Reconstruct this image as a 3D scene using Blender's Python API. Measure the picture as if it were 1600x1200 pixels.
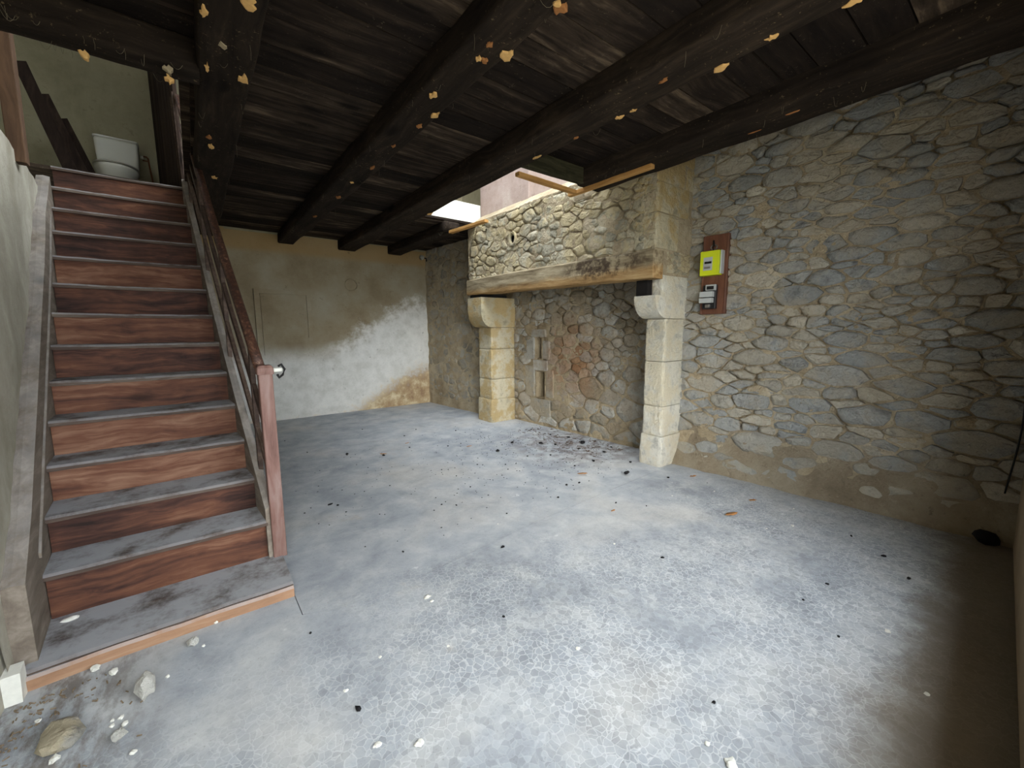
import bpy, bmesh, math, random
import numpy as np
from mathutils import Vector, Matrix, noise

for o in list(bpy.data.objects):
    bpy.data.objects.remove(o)
SC = bpy.context.scene
COL = SC.collection
RND = random.Random(7)

# ------------------------------------------------------------------ camera
F_PX, PITCH, AZ, ROLL, CAM_H = 639.13, math.radians(7.5), math.radians(37.57), math.radians(-0.324), 1.35
_d = Vector((math.sin(AZ) * math.cos(PITCH), math.cos(AZ) * math.cos(PITCH), -math.sin(PITCH)))
_r = Vector((math.cos(AZ), -math.sin(AZ), 0))
_u = _r.cross(_d)
_r, _u = _r * math.cos(ROLL) + _u * math.sin(ROLL), -_r * math.sin(ROLL) + _u * math.cos(ROLL)
cam_data = bpy.data.cameras.new('camera')
cam_data.sensor_fit = 'HORIZONTAL'
cam_data.sensor_width = 36.0
cam_data.lens = 36.0 * F_PX / 1600.0
cam_data.clip_start = 0.02
cam = bpy.data.objects.new('camera', cam_data)
COL.objects.link(cam)
M = Matrix((_r, _u, -_d)).transposed().to_4x4()
M.translation = Vector((0, 0, CAM_H))
cam.matrix_world = M
SC.camera = cam

# ------------------------------------------------------------------ view, world, sun
SC.view_settings.view_transform = 'Standard'
SC.view_settings.look = 'None'
SC.view_settings.gamma = 1.0
SC.view_settings.use_curve_mapping = False
SC.view_settings.exposure = 1.5
SC.cycles.use_denoising = True
SC.cycles.max_bounces = 7
SC.cycles.diffuse_bounces = 6
SC.cycles.sample_clamp_indirect = 6.0

world = bpy.data.worlds.new('overcast_sky')
SC.world = world
world.use_nodes = True
wn = world.node_tree.nodes
wn['Background'].inputs[0].default_value = (0.85, 0.92, 1.0, 1)
wn['Background'].inputs[1].default_value = 4.0

# hazy daylight that comes in through the wide front opening behind the viewer
sun_d = bpy.data.lights.new('hazy_sun', 'SUN')
sun_d.energy = 1.2
sun_d.angle = math.radians(38)
sun_d.color = (1.0, 0.97, 0.90)
sun = bpy.data.objects.new('hazy_sun', sun_d)
COL.objects.link(sun)
_az, _el = math.radians(63), math.radians(19)
sdir = Vector((math.cos(_az) * math.cos(_el), math.sin(_az) * math.cos(_el), -math.sin(_el)))
sun.rotation_euler = sdir.to_track_quat('-Z', 'Y').to_euler()
sun.location = (-6, -5, 6)

# ------------------------------------------------------------------ helpers
def at(px, py, axis, val):
    """the point of the place seen at a photo pixel on the plane axis = val"""
    v = _d * F_PX + _r * (px - 800) - _u * (py - 600)
    t = (val - (CAM_H if axis == 2 else 0.0)) / v[axis]
    return Vector((v.x * t, v.y * t, CAM_H + v.z * t))

def tag(o, label=None, cat=None, group=None, kind=None):
    if label: o['label'] = label
    if cat: o['category'] = cat
    if group: o['group'] = group
    if kind: o['kind'] = kind
    return o

def empty(name, loc, label=None, cat=None, group=None, kind=None, parent=None):
    o = bpy.data.objects.new(name, None)
    o.empty_display_size = 0.1
    COL.objects.link(o)
    o['_w'] = list(loc)
    if parent is not None:
        o.parent = parent
        o.location = Vector(loc) - Vector(parent['_w'])
    else:
        o.location = loc
    return tag(o, label, cat, group, kind)

def mesh(name, verts, faces, mat, parent=None, smooth=False, mats=None, fmat=None):
    """one mesh object from world coordinates; its origin is the middle of its base"""
    V = np.array([tuple(v) for v in verts], dtype=float)
    lo, hi = V.min(0), V.max(0)
    org = np.array([(lo[0] + hi[0]) / 2, (lo[1] + hi[1]) / 2, lo[2]])
    me = bpy.data.meshes.new(name)
    me.from_pydata((V - org).tolist(), [], [list(f) for f in faces])
    if mats:
        for m in mats: me.materials.append(m)
        for p, k in zip(me.polygons, fmat): p.material_index = k
    else:
        me.materials.append(mat)
    if smooth:
        me.polygons.foreach_set('use_smooth', [True] * len(me.polygons))
    me.update()
    o = bpy.data.objects.new(name, me)
    COL.objects.link(o)
    o['_w'] = org.tolist()
    if parent is not None:
        o.parent = parent
        o.location = Vector(org) - Vector(parent['_w'])
    else:
        o.location = org
    return o

def fix_normals(o):
    bm = bmesh.new(); bm.from_mesh(o.data)
    bmesh.ops.recalc_face_normals(bm, faces=bm.faces)
    bm.to_mesh(o.data); bm.free()
    return o

def nz(p, s=1.0, seed=0.0):
    return noise.noise(Vector((p[0] * s + seed, p[1] * s + seed * 1.7, p[2] * s - seed * .6)))

def box_geo(lo, hi):
    x0, y0, z0 = lo; x1, y1, z1 = hi
    v = [(x0, y0, z0), (x1, y0, z0), (x1, y1, z0), (x0, y1, z0), (x0, y0, z1), (x1, y0, z1), (x1, y1, z1), (x0, y1, z1)]
    f = [(0, 3, 2, 1), (4, 5, 6, 7), (0, 1, 5, 4), (1, 2, 6, 5), (2, 3, 7, 6), (3, 0, 4, 7)]
    return v, f

def join_geo(*gs):
    V, Fc = [], []
    for v, f in gs:
        n = len(V); V += list(v); Fc += [tuple(i + n for i in q) for q in f]
    return V, Fc

def loft(rings, caps=True, closed=True):
    """skin equal-length rings of points"""
    n = len(rings[0]); V = [p for r in rings for p in r]; Fc = []
    for k in range(len(rings) - 1):
        for i in range(n if closed else n - 1):
            j = (i + 1) % n
            Fc.append((k * n + i, k * n + j, (k + 1) * n + j, (k + 1) * n + i))
    if caps:
        Fc.append(tuple(range(n - 1, -1, -1)))
        Fc.append(tuple((len(rings) - 1) * n + i for i in range(n)))
    return V, Fc

def rrect(w, h, b, n=2):
    """rounded rectangle ring in 2-D, half sizes w, h, corner radius b"""
    pts = []
    for cx, cy, a0 in ((w - b, h - b, 0), (-w + b, h - b, 90), (-w + b, -h + b, 180), (w - b, -h + b, 270)):
        for k in range(n + 1):
            a = math.radians(a0 + 90 * k / n)
            pts.append((cx + b * math.cos(a), cy + b * math.sin(a)))
    return pts

def bar(p0, p1, w, h, b=0.006, up=(0, 0, 1), segs=1, rough=0.0, seed=0.0, n=2, taper=None):
    """a timber from p0 to p1: w across, h along 'up', softened arrises and optional hewn waviness"""
    p0, p1 = Vector(p0), Vector(p1)
    t = (p1 - p0).normalized()
    s = t.cross(Vector(up)).normalized(); q = s.cross(t).normalized()
    rings = []
    for k in range(segs + 1):
        f = k / segs; c = p0.lerp(p1, f); sc = 1.0 if taper is None else 1 + (taper - 1) * f
        ring = []
        for a, e in rrect(w / 2 * sc, h / 2 * sc, b, n):
            v = c + s * a + q * e
            if rough:
                d = rough * (nz(v, 2.2, seed) + .5 * nz(v, 7, seed + 3))
                v = v + (s * a + q * e).normalized() * d
            ring.append(v)
        rings.append(ring)
    return loft(rings)

def tube(pts, r, n=8):
    rings = []
    for i, p in enumerate(pts):
        p = Vector(p)
        t = (Vector(pts[min(i + 1, len(pts) - 1)]) - Vector(pts[max(i - 1, 0)])).normalized()
        a = t.cross(Vector((0.3, 0.2, 1)) if abs(t.z) < .95 else Vector((1, 0, 0))).normalized(); b = t.cross(a)
        rr = r[i] if isinstance(r, (list, tuple)) else r
        rings.append([p + a * rr * math.cos(2 * math.pi * k / n) + b * rr * math.sin(2 * math.pi * k / n) for k in range(n)])
    return loft(rings)

def blob(c, rx, ry, rz, seed, amp=.25, sub=2, flat=None):
    bm = bmesh.new()
    bmesh.ops.create_icosphere(bm, subdivisions=sub, radius=1)
    V = []
    for v in bm.verts:
        d = 1 + amp * nz(v.co, 1.3, seed) + amp * .5 * nz(v.co, 3.1, seed + 9)
        p = v.co * d
        x, y, z = p.x * rx, p.y * ry, p.z * rz
        V.append((c[0] + x, c[1] + y, max(c[2] + z, flat) if flat is not None else c[2] + z))
    bm.verts.index_update()
    Fc = [tuple(v.index for v in f.verts) for f in bm.faces]
    bm.free()
    return V, Fc

# ------------------------------------------------------------------ materials
class G:
    def __init__(s, name):
        s.m = bpy.data.materials.new(name); s.m.use_nodes = True
        s.t = s.m.node_tree; s.t.nodes.clear()
        s.out = s.t.nodes.new('ShaderNodeOutputMaterial'); s.b = s.t.nodes.new('ShaderNodeBsdfPrincipled')
        s.t.links.new(s.b.outputs[0], s.out.inputs[0])
        s.b.inputs['Specular IOR Level'].default_value = .25
    def n(s, typ, **kw):
        nd = s.t.nodes.new(typ)
        for k, v in kw.items():
            if k.startswith('_'): setattr(nd, k[1:], v)
        for k, v in kw.items():
            if not k.startswith('_'): s.put(nd, k, v)
        return nd
    def put(s, nd, k, v):
        sock = nd.inputs[int(k[1:])] if k[0] == 'i' and k[1:].isdigit() else nd.inputs[k.replace('__', ' ')]
        if isinstance(v, bpy.types.NodeSocket): s.t.links.new(v, sock)
        else:
            if sock.type == 'RGBA' and not hasattr(v, '__len__'): v = (v, v, v, 1)
            if sock.type == 'RGBA' and len(v) == 3: v = (*v, 1)
            sock.default_value = v
    def pos(s): return s.n('ShaderNodeNewGeometry').outputs['Position']
    def obj(s): return s.n('ShaderNodeTexCoord').outputs['Object']
    def rand(s): return s.n('ShaderNodeObjectInfo').outputs['Random']
    def sep(s, v): return s.n('ShaderNodeSeparateXYZ', Vector=v).outputs
    def scale(s, v, xyz, rot=(0, 0, 0), loc=(0, 0, 0)): return s.n('ShaderNodeMapping', Vector=v, Scale=xyz, Rotation=rot, Location=loc).outputs[0]
    def noise(s, v, sc, det=5, rough=.6, dist=0.0): return s.n('ShaderNodeTexNoise', Vector=v, Scale=sc, Detail=det, Roughness=rough, Distortion=dist).outputs[0]
    def vor(s, v, sc, feat='F1', out=0, rnd=1.0):
        return s.n('ShaderNodeTexVoronoi', _feature=feat, Vector=v, Scale=sc, Randomness=rnd).outputs[out]
    def math(s, op, a, b=0.0, c=0.0, clamp=False): return s.n('ShaderNodeMath', _operation=op, _use_clamp=clamp, i0=a, i1=b, i2=c).outputs[0]
    def ramp(s, f, stops, interp='LINEAR'):
        nd = s.n('ShaderNodeValToRGB', Fac=f); cr = nd.color_ramp; cr.interpolation = interp
        while len(cr.elements) < len(stops): cr.elements.new(.5)
        for e, (p, c) in zip(cr.elements, stops):
            e.position = p; e.color = (c, c, c, 1) if not hasattr(c, '__len__') else (*c, 1)
        return nd.outputs[0]
    def mix(s, f, a, b, mode='MIX'):
        nd = s.n('ShaderNodeMix', _data_type='RGBA', _blend_type=mode)
        s.put(nd, 'i0', f); s.put(nd, 'i6', a); s.put(nd, 'i7', b)
        return nd.outputs[2]
    def smooth(s, v, lo, hi): return s.n('ShaderNodeMapRange', _interpolation_type='SMOOTHSTEP', i0=v, i1=lo, i2=hi, i3=0.0, i4=1.0).outputs[0]
    def warp(s, v, sc, amt):
        nd = s.n('ShaderNodeTexNoise', Vector=v, Scale=sc, Detail=3)
        off = s.n('ShaderNodeVectorMath', _operation='SUBTRACT', i0=nd.outputs[1], i1=(.5, .5, .5)).outputs[0]
        off = s.n('ShaderNodeVectorMath', _operation='SCALE', i0=off, Scale=amt).outputs[0]
        return s.n('ShaderNodeVectorMath', _operation='ADD', i0=v, i1=off).outputs[0]
    def end(s, col, rough=.9, bump=None, bs=.4, bd=.01, spec=None):
        s.put(s.b, 'Base__Color', col); s.put(s.b, 'Roughness', rough)
        if spec is not None: s.b.inputs['Specular IOR Level'].default_value = spec
        if bump is not None:
            bn = s.n('ShaderNodeBump', Height=bump, Strength=bs, Distance=bd)
            s.t.links.new(bn.outputs[0], s.b.inputs['Normal'])
        return s.m

def lin(r, g, b):
    f = lambda c: (c / 255 / 12.92) if c <= 10 else ((c / 255 + .055) / 1.055) ** 2.4
    return (f(r), f(g), f(b))

def plain(name, c, rough=.7, var=.25, sc=20, spec=.25, metal=0.0):
    g = G(name); p = g.obj(); nn = g.noise(p, sc, 4)
    col = g.mix(nn, tuple(x * (1 - var) for x in c), tuple(min(1, x * (1 + var)) for x in c))
    g.b.inputs['Metallic'].default_value = metal
    return g.end(col, rough, nn, .2, .004, spec)

def wood(name, stops, axis=0, grain=1.0, rough=.75, dust=None, dust_amt=.5, per_object=.25, bs=.35, knots=True, spec=.25, specks=None):
    """timber with the grain along an axis; dust lies on what faces up"""
    g = G(name); p = g.obj(); rnd = g.rand()
    off = g.n('ShaderNodeCombineXYZ', X=g.math('MULTIPLY', rnd, 37.0), Y=g.math('MULTIPLY', rnd, 11.0), Z=g.math('MULTIPLY', rnd, 23.0)).outputs[0]
    q = g.n('ShaderNodeVectorMath', _operation='ADD', i0=p, i1=off).outputs[0]
    sv = [9.0, 9.0, 9.0]; sv[axis] = .8
    st = g.scale(g.warp(q, 2.5, .10), tuple(x * grain for x in sv))
    n1 = g.noise(st, 2.6, 8, .65, .4)
    n2 = g.noise(q, 2.2, 4)
    f = g.math('ADD', g.math('MULTIPLY', n1, .65), g.math('MULTIPLY', n2, .35))
    f = g.math('ADD', f, g.math('MULTIPLY', g.math('SUBTRACT', rnd, .5), per_object))
    col = g.ramp(f, stops)
    if knots:
        kv = [3.2, 3.2, 3.2]; kv[axis] = 1.3
        k = g.vor(g.scale(q, tuple(kv)), 1.0)
        col = g.mix(g.math('MULTIPLY', g.smooth(k, .16, .04), .75), col, tuple(c * .35 for c in stops[0][1]))
    if specks is not None:
        sp = g.math('MULTIPLY', g.smooth(g.noise(q, 46, 4, .75), .60, .70), g.smooth(g.noise(q, 5, 3), .40, .62))
        col = g.mix(g.math('MULTIPLY', sp, .7), col, specks)
    if dust is not None:
        nrm = g.sep(g.n('ShaderNodeNewGeometry').outputs['Normal'])[2]
        d = g.math('MULTIPLY', g.smooth(nrm, .35, .85), g.smooth(g.noise(q, 5, 6, .7), .28, .58))
        col = g.mix(g.math('MULTIPLY', d, dust_amt), col, dust)
    return g.end(col, rough, n1, bs, .006, spec)

def m_floor():
    g = G('worn_cement'); p = g.pos(); xyz = g.sep(p)
    big = g.noise(p, .9, 5, .6, .3); mid = g.noise(p, 4.2, 7, .65, .3); fine = g.noise(p, 34, 6, .7)
    col = g.ramp(big, [(.3, lin(144, 149, 154)), (.5, lin(168, 172, 175)), (.7, lin(186, 183, 176))])
    col = g.mix(g.math('MULTIPLY', g.smooth(mid, .42, .72), .45), col, lin(212, 212, 206))
    col = g.mix(g.math('MULTIPLY', g.smooth(mid, .48, .26), .5), col, lin(128, 132, 137))
    col = g.mix(g.math('MULTIPLY', g.smooth(fine, .5, .75), .25), col, lin(110, 112, 114))
    # crazed surface in the front half of the room
    wv = g.warp(p, 14, .04)
    e1 = g.vor(wv, 38, 'DISTANCE_TO_EDGE'); e2 = g.vor(g.warp(p, 5, .06), 11, 'DISTANCE_TO_EDGE')
    near = g.smooth(g.math('ADD', xyz[1], g.math('MULTIPLY', g.math('SUBTRACT', big, .5), 2.4)), 2.3, 1.1)
    patch = g.smooth(g.noise(p, 1.7, 4), .36, .56)
    cr = g.math('MULTIPLY', g.smooth(e1, .085, .015), g.math('MULTIPLY', near, g.math('ADD', g.math('MULTIPLY', patch, .75), .2)))
    col = g.mix(g.math('MULTIPLY', cr, .58), col, lin(220, 221, 218))
    col = g.mix(g.math('MULTIPLY', g.smooth(g.noise(p, 95, 3), .60, .72), .35), col, lin(120, 112, 100))
    cell = g.vor(wv, 38, 'F1', 1)
    col = g.mix(g.math('MULTIPLY', near, .34), col, g.mix(1.0, col, g.mix(.8, (1, 1, 1), g.n('ShaderNodeRGBToBW', Color=cell).outputs[0]), 'MULTIPLY'))
    # dry yellow stains, white lime smears, brown hearth dust
    st = g.math('MULTIPLY', g.smooth(g.noise(g.scale(p, (1, 1, 1), loc=(7, 3, 1)), 3.1, 4), .64, .74), g.smooth(xyz[0], 1.2, .2))
    col = g.mix(g.math('MULTIPLY', st, .5), col, lin(176, 152, 104))
    wh = g.smooth(g.noise(g.scale(p, (1, 1.4, 1), loc=(2, 9, 4)), 5.3, 5), .67, .76)
    col = g.mix(g.math('MULTIPLY', wh, .55), col, lin(232, 232, 226))
    hd = g.n('ShaderNodeVectorMath', _operation='DISTANCE', i0=p, i1=(3.55, 3.3, 0)).outputs['Value']
    hz = g.math('MULTIPLY', g.smooth(hd, 1.2, .25), g.smooth(g.noise(p, 7, 6, .7), .38, .62))
    col = g.mix(g.math('MULTIPLY', hz, .75), col, lin(86, 70, 60))
    # earthy dust along the right wall and by the door; front-wall shadow painted in
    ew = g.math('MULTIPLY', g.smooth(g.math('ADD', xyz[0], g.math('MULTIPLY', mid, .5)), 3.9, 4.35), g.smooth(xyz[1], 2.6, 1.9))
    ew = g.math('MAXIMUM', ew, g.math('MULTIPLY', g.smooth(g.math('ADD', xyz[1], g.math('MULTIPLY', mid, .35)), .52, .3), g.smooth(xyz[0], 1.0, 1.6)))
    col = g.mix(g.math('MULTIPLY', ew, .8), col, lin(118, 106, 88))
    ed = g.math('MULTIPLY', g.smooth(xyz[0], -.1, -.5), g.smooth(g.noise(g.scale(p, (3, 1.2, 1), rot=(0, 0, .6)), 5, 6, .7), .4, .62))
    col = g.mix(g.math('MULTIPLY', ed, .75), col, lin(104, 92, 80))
    h = g.math('SUBTRACT', g.math('ADD', g.math('MULTIPLY', mid, .7), g.math('MULTIPLY', fine, .35)), g.math('MULTIPLY', cr, .15))
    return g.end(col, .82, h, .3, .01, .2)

def m_mortar(name, a, b, c):
    g = G(name); p = g.pos()
    n1 = g.noise(p, 3.0, 6, .65); n2 = g.noise(p, 17, 6, .7); n3 = g.noise(p, 70, 3)
    col = g.ramp(n1, [(.3, a), (.5, b), (.72, c)])
    col = g.mix(g.math('MULTIPLY', g.smooth(n2, .56, .76), .7), col, tuple(x * .45 for x in a))
    col = g.mix(g.math('MULTIPLY', g.smooth(n2, .44, .28), .4), col, tuple(min(1, x * 1.2) for x in c))
    return g.end(col, .95, g.math('ADD', n2, g.math('MULTIPLY', n3, .3)), 1.0, .03, .1)

def m_stone(name, stops, warm=.3, lichen=.35, dirt=lin(168, 150, 118), rust=None):
    """each stone takes its own tone; mortar smears spread over some of it"""
    g = G(name); p = g.pos(); r = g.rand()
    n1 = g.noise(p, 9, 6, .65); n2 = g.noise(p, 34, 6, .72); n3 = g.noise(p, 3.5, 5)
    col = g.ramp(r, stops)
    col = g.mix(g.smooth(n1, .25, .5), g.mix(.45, col, (.03, .03, .028)), col)
    col = g.mix(g.math('MULTIPLY', g.smooth(n2, .52, .8), .35), col, tuple(min(1, x * 1.3) for x in stops[-1][1]))
    col = g.mix(g.math('MULTIPLY', g.smooth(g.math('ADD', n3, g.math('MULTIPLY', g.math('SUBTRACT', n1, .5), .5)), .42, .58), warm), col, dirt)
    if rust is not None:
        dd = g.n('ShaderNodeVectorMath', _operation='DISTANCE', i0=p, i1=rust).outputs['Value']
        col = g.mix(g.math('MULTIPLY', g.smooth(g.math('ADD', dd, g.math('MULTIPLY', n1, .6)), 1.0, .45), .65), col, g.ramp(r, [(0, lin(150, 98, 58)), (.5, lin(172, 128, 84)), (1, lin(120, 96, 78))]))
    col = g.mix(g.math('MULTIPLY', g.smooth(n2, .44, .26), lichen), col, lin(60, 58, 52))
    return g.end(col, .92, g.math('ADD', n1, g.math('MULTIPLY', n2, .8)), .95, .03, .15)

def m_backwall():
    g = G('stained_plaster'); p = g.pos(); xyz = g.sep(p)
    n1 = g.noise(p, 1.4, 6, .62); n2 = g.noise(p, 6, 7, .68); n3 = g.noise(p, 40, 4)
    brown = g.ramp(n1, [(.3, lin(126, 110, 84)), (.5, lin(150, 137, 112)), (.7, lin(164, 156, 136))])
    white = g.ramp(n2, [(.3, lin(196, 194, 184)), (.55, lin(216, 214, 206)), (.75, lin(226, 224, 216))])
    # whitewash, straight-edged on the left; a ragged pale tone climbs on the right
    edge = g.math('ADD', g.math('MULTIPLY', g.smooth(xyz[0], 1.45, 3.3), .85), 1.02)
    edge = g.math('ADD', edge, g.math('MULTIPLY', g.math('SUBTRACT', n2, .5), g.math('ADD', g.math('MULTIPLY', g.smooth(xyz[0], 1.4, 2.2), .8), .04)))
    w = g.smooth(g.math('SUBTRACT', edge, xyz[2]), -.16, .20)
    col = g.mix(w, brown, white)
    yl = g.math('MULTIPLY', g.smooth(xyz[2], 2.45, 2.56), .7)
    col = g.mix(yl, col, lin(158, 128, 82))
    # damp stain low on the right
    dz = g.math('SUBTRACT', g.math('ADD', g.math('MULTIPLY', g.smooth(xyz[0], 1.7, 3.4), .75), g.math('MULTIPLY', g.math('SUBTRACT', n2, .5), .9)), xyz[2])
    col = g.mix(g.math('MULTIPLY', g.smooth(dz, -.05, .22), .85), col, g.ramp(n2, [(.35, lin(138, 102, 62)), (.5, lin(168, 138, 92)), (.65, lin(206, 190, 150))]))
    col = g.mix(g.math('MULTIPLY', g.smooth(g.noise(p, 9, 5, .7), .62, .74), .5), col, lin(92, 80, 60))
    col = g.mix(g.math('MULTIPLY', g.smooth(n3, .6, .75), .3), col, lin(100, 90, 74))
    return g.end(col, .93, g.math('ADD', n2, g.math('MULTIPLY', n3, .3)), .45, .012, .12)

def m_plaster(name, stops, stain=None, sc=1.6):
    g = G(name); p = g.pos()
    st = g.scale(p, (1, 1, .45)); n1 = g.noise(st, sc, 6, .65, .3); n2 = g.noise(p, 8, 6, .7); n3 = g.noise(p, 50, 4)
    col = g.ramp(g.math('ADD', g.math('MULTIPLY', n1, .7), g.math('MULTIPLY', n2, .3)), stops)
    if stain is not None: col = g.mix(g.math('MULTIPLY', g.smooth(n2, .57, .73), .6), col, stain)
    return g.end(col, .93, g.math('ADD', n2, g.math('MULTIPLY', n3, .35)), .5, .014, .12)

M_FLOOR = m_floor()
M_MORTAR = m_mortar('lime_mortar', lin(140, 125, 100), lin(173, 157, 129), lin(193, 181, 156))
M_MORTAR_SOOT = m_mortar('sooty_mortar', lin(128, 112, 88), lin(164, 148, 120), lin(190, 174, 144))
M_SKIRT = m_mortar('earth_render', lin(126, 112, 92), lin(150, 137, 115), lin(170, 159, 138))
GREYS = [(.0, lin(146, 147, 143)), (.25, lin(162, 161, 154)), (.5, lin(158, 160, 157)), (.72, lin(172, 167, 154)), (.9, lin(182, 174, 156)), (1.0, lin(200, 193, 175))]
M_STONE = m_stone('rubble_stone', GREYS, .45, .35, lin(172, 158, 132))
M_STONE_HOOD = m_stone('hood_rubble', [(.0, lin(150, 144, 124)), (.4, lin(170, 163, 142)), (.7, lin(184, 174, 148)), (1., lin(198, 190, 168))], .75, .3, lin(190, 172, 132))
M_STONE_BACK = m_stone('fireback_stone', [(.0, lin(136, 126, 106)), (.3, lin(158, 150, 132)), (.6, lin(170, 167, 156)), (1., lin(190, 186, 174))], .45, .5, lin(150, 128, 96), rust=(3.88, 3.75, .95))
M_STONE_ALC = m_stone('alcove_stone', [(.0, lin(144, 138, 124)), (.5, lin(160, 154, 140)), (1., lin(176, 170, 156))], .5, .5)
M_PALE = m_stone('pale_rubble', [(.0, lin(188, 182, 164)), (1., lin(212, 206, 188))], .25, .3)
M_DRESSED = m_stone('dressed_limestone', [(.0, lin(198, 192, 172)), (.5, lin(212, 207, 190)), (1., lin(222, 218, 204))], .4, .25, lin(206, 188, 146))
M_DRESSED_L = m_stone('yellowed_limestone', [(.0, lin(188, 176, 144)), (1., lin(206, 196, 168))], .75, .3, lin(182, 154, 100))
M_SOOT = plain('soot_black', lin(26, 23, 21), .95, .4)
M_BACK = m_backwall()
M_LEFT = m_plaster('grey_plaster', [(.32, lin(134, 128, 110)), (.5, lin(164, 158, 142)), (.68, lin(196, 192, 176))], lin(134, 124, 102))
M_UP = m_plaster('dull_plaster', [(.3, lin(122, 116, 92)), (.5, lin(142, 136, 112)), (.7, lin(158, 150, 126))], lin(100, 92, 70))
M_PINK = m_plaster('flue_plaster', [(.3, lin(140, 120, 110)), (.5, lin(168, 150, 140)), (.7, lin(192, 180, 170))], lin(122, 100, 88))
M_FRONT = m_plaster('ochre_plaster', [(.3, lin(150, 132, 110)), (.6, lin(172, 154, 130))])
M_WHITEPAINT = m_plaster('white_painted_board', [(.3, lin(222, 218, 202)), (.6, lin(240, 238, 226))])
DARK = [(.30, lin(22, 18, 16)), (.48, lin(38, 31, 26)), (.60, lin(62, 52, 43)), (.74, lin(116, 100, 82))]
M_BEAM = wood('sooted_oak_beam', [(.30, lin(22, 18, 15)), (.5, lin(40, 33, 27)), (.66, lin(60, 50, 40)), (.8, lin(96, 82, 62))], 1, 1.0, .9, per_object=.08, spec=.08, bs=.7, specks=lin(128, 112, 84))
M_BEAM_X = wood('sooted_oak_header', [(.30, lin(22, 18, 15)), (.5, lin(40, 33, 27)), (.66, lin(60, 50, 40)), (.8, lin(96, 82, 62))], 0, 1.0, .9, per_object=.08, spec=.08, bs=.7, specks=lin(128, 112, 84))
M_GREENBEAM = wood('mossy_header', [(.3, lin(44, 42, 30)), (.5, lin(72, 68, 50)), (.7, lin(104, 98, 72))], 0, 1.0, .9, spec=.08)
M_PLANK = wood('sooted_boards', DARK, 0, .8, .9, per_object=.22, spec=.08, bs=.6, specks=lin(92, 84, 70))
M_BATTEN = wood('raw_batten', [(.3, lin(150, 108, 60)), (.5, lin(186, 140, 84)), (.7, lin(206, 164, 108))], 1, 1.4, .8, per_object=.1, spec=.1)
M_BATTEN_X = wood('raw_batten_cross', [(.3, lin(150, 108, 60)), (.5, lin(186, 140, 84)), (.7, lin(206, 164, 108))], 0, 1.4, .8, per_object=.1, spec=.1)
DUST = lin(182, 184, 186)
M_RISER = wood('red_brown_riser', [(.34, lin(40, 28, 24)), (.45, lin(72, 47, 38)), (.56, lin(104, 68, 50)), (.70, lin(138, 104, 82))], 0, .9, .7, per_object=.22, spec=.2)
M_TREAD = wood('dusty_tread', [(.28, lin(60, 49, 43)), (.5, lin(86, 73, 64)), (.72, lin(122, 110, 98))], 0, .9, .8, DUST, .72, .1, spec=.15)
M_BASEB = wood('orange_base_board', [(.28, lin(122, 92, 70)), (.5, lin(158, 122, 94)), (.72, lin(186, 158, 130))], 0, .9, .75, DUST, .85, .1, knots=False)
M_STRING = wood('worn_string', [(.3, lin(88, 77, 66)), (.5, lin(120, 109, 96)), (.7, lin(156, 146, 132))], 1, .8, .85, DUST, .2, .05)
M_NEWEL = wood('red_newel', [(.34, lin(86, 58, 50)), (.48, lin(118, 88, 78)), (.6, lin(132, 108, 100)), (.74, lin(160, 138, 128))], 2, 1.0, .6, per_object=.05, knots=False)
M_RAIL = wood('flaking_handrail', [(.44, lin(52, 34, 26)), (.54, lin(80, 53, 40)), (.62, lin(126, 98, 76)), (.70, lin(196, 172, 146))], 1, 2.2, .55, per_object=.03, knots=False)
M_DARKRAIL = wood('brown_rail', [(.3, lin(44, 33, 28)), (.5, lin(72, 57, 48)), (.7, lin(108, 92, 80))], 1, 1.2, .7, per_object=.1, knots=False)
M_LINTEL = None
M_FLAKE = plain('bare_tan_wood', lin(206, 164, 104), .9, .25, 60, .1)
M_FLAKE_D = plain('bare_brown_wood', lin(146, 100, 60), .9, .3, 60, .1)
M_FLAKE_G = plain('grey_wasp_paper', lin(150, 136, 110), .95, .25, 60, .1)
M_WEB = plain('dusty_cobweb', lin(110, 102, 84), 1.0, .2, 60, .05)
M_CHAR = plain('charcoal', lin(26, 25, 26), .85, .4, 60, .2)
M_LEAF = plain('dry_leaf', lin(176, 126, 78), .85, .35, 60, .15)
M_CHIP = plain('white_plaster_chip', lin(222, 220, 208), .95, .15, 50, .1)
M_ROCK = m_stone('loose_limestone', [(.0, lin(196, 194, 184)), (1., lin(212, 210, 202))], .15, .3)
M_ROCK2 = m_stone('flat_flagstone', [(.0, lin(148, 144, 134)), (1., lin(158, 154, 144))], .5, .3, lin(190, 172, 130))
M_YEL = plain('yellow_green_plastic', lin(206, 216, 34), .45, .06, 8, .4)
M_BOARD = wood('varnished_panel', [(.3, lin(76, 46, 32)), (.5, lin(102, 64, 46)), (.7, lin(126, 84, 62))], 2, 1.0, .45, per_object=.02, knots=False, spec=.4)
M_GREYP = plain('grey_plastic', lin(176, 178, 174), .5, .1, 30, .4)
M_BLACKP = plain('black_plastic', lin(24, 24, 26), .35, .2, 30, .5)
M_LCD = plain('dark_display', lin(20, 24, 20), .2, .1, 30, .6)
M_METAL = plain('dull_steel', lin(150, 146, 138), .45, .2, 40, .5, .8)
M_PORC = plain('white_porcelain', lin(206, 206, 196), .25, .05, 6, .5)
M_PORCG = plain('grey_seat', lin(150, 148, 136), .4, .1, 6, .4)
M_PIPE = plain('rusty_copper_pipe', lin(112, 72, 46), .5, .3, 40, .4, .5)
M_RUBBER = plain('black_cable_sheath', lin(30, 29, 28), .6, .2, 40, .3)
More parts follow.
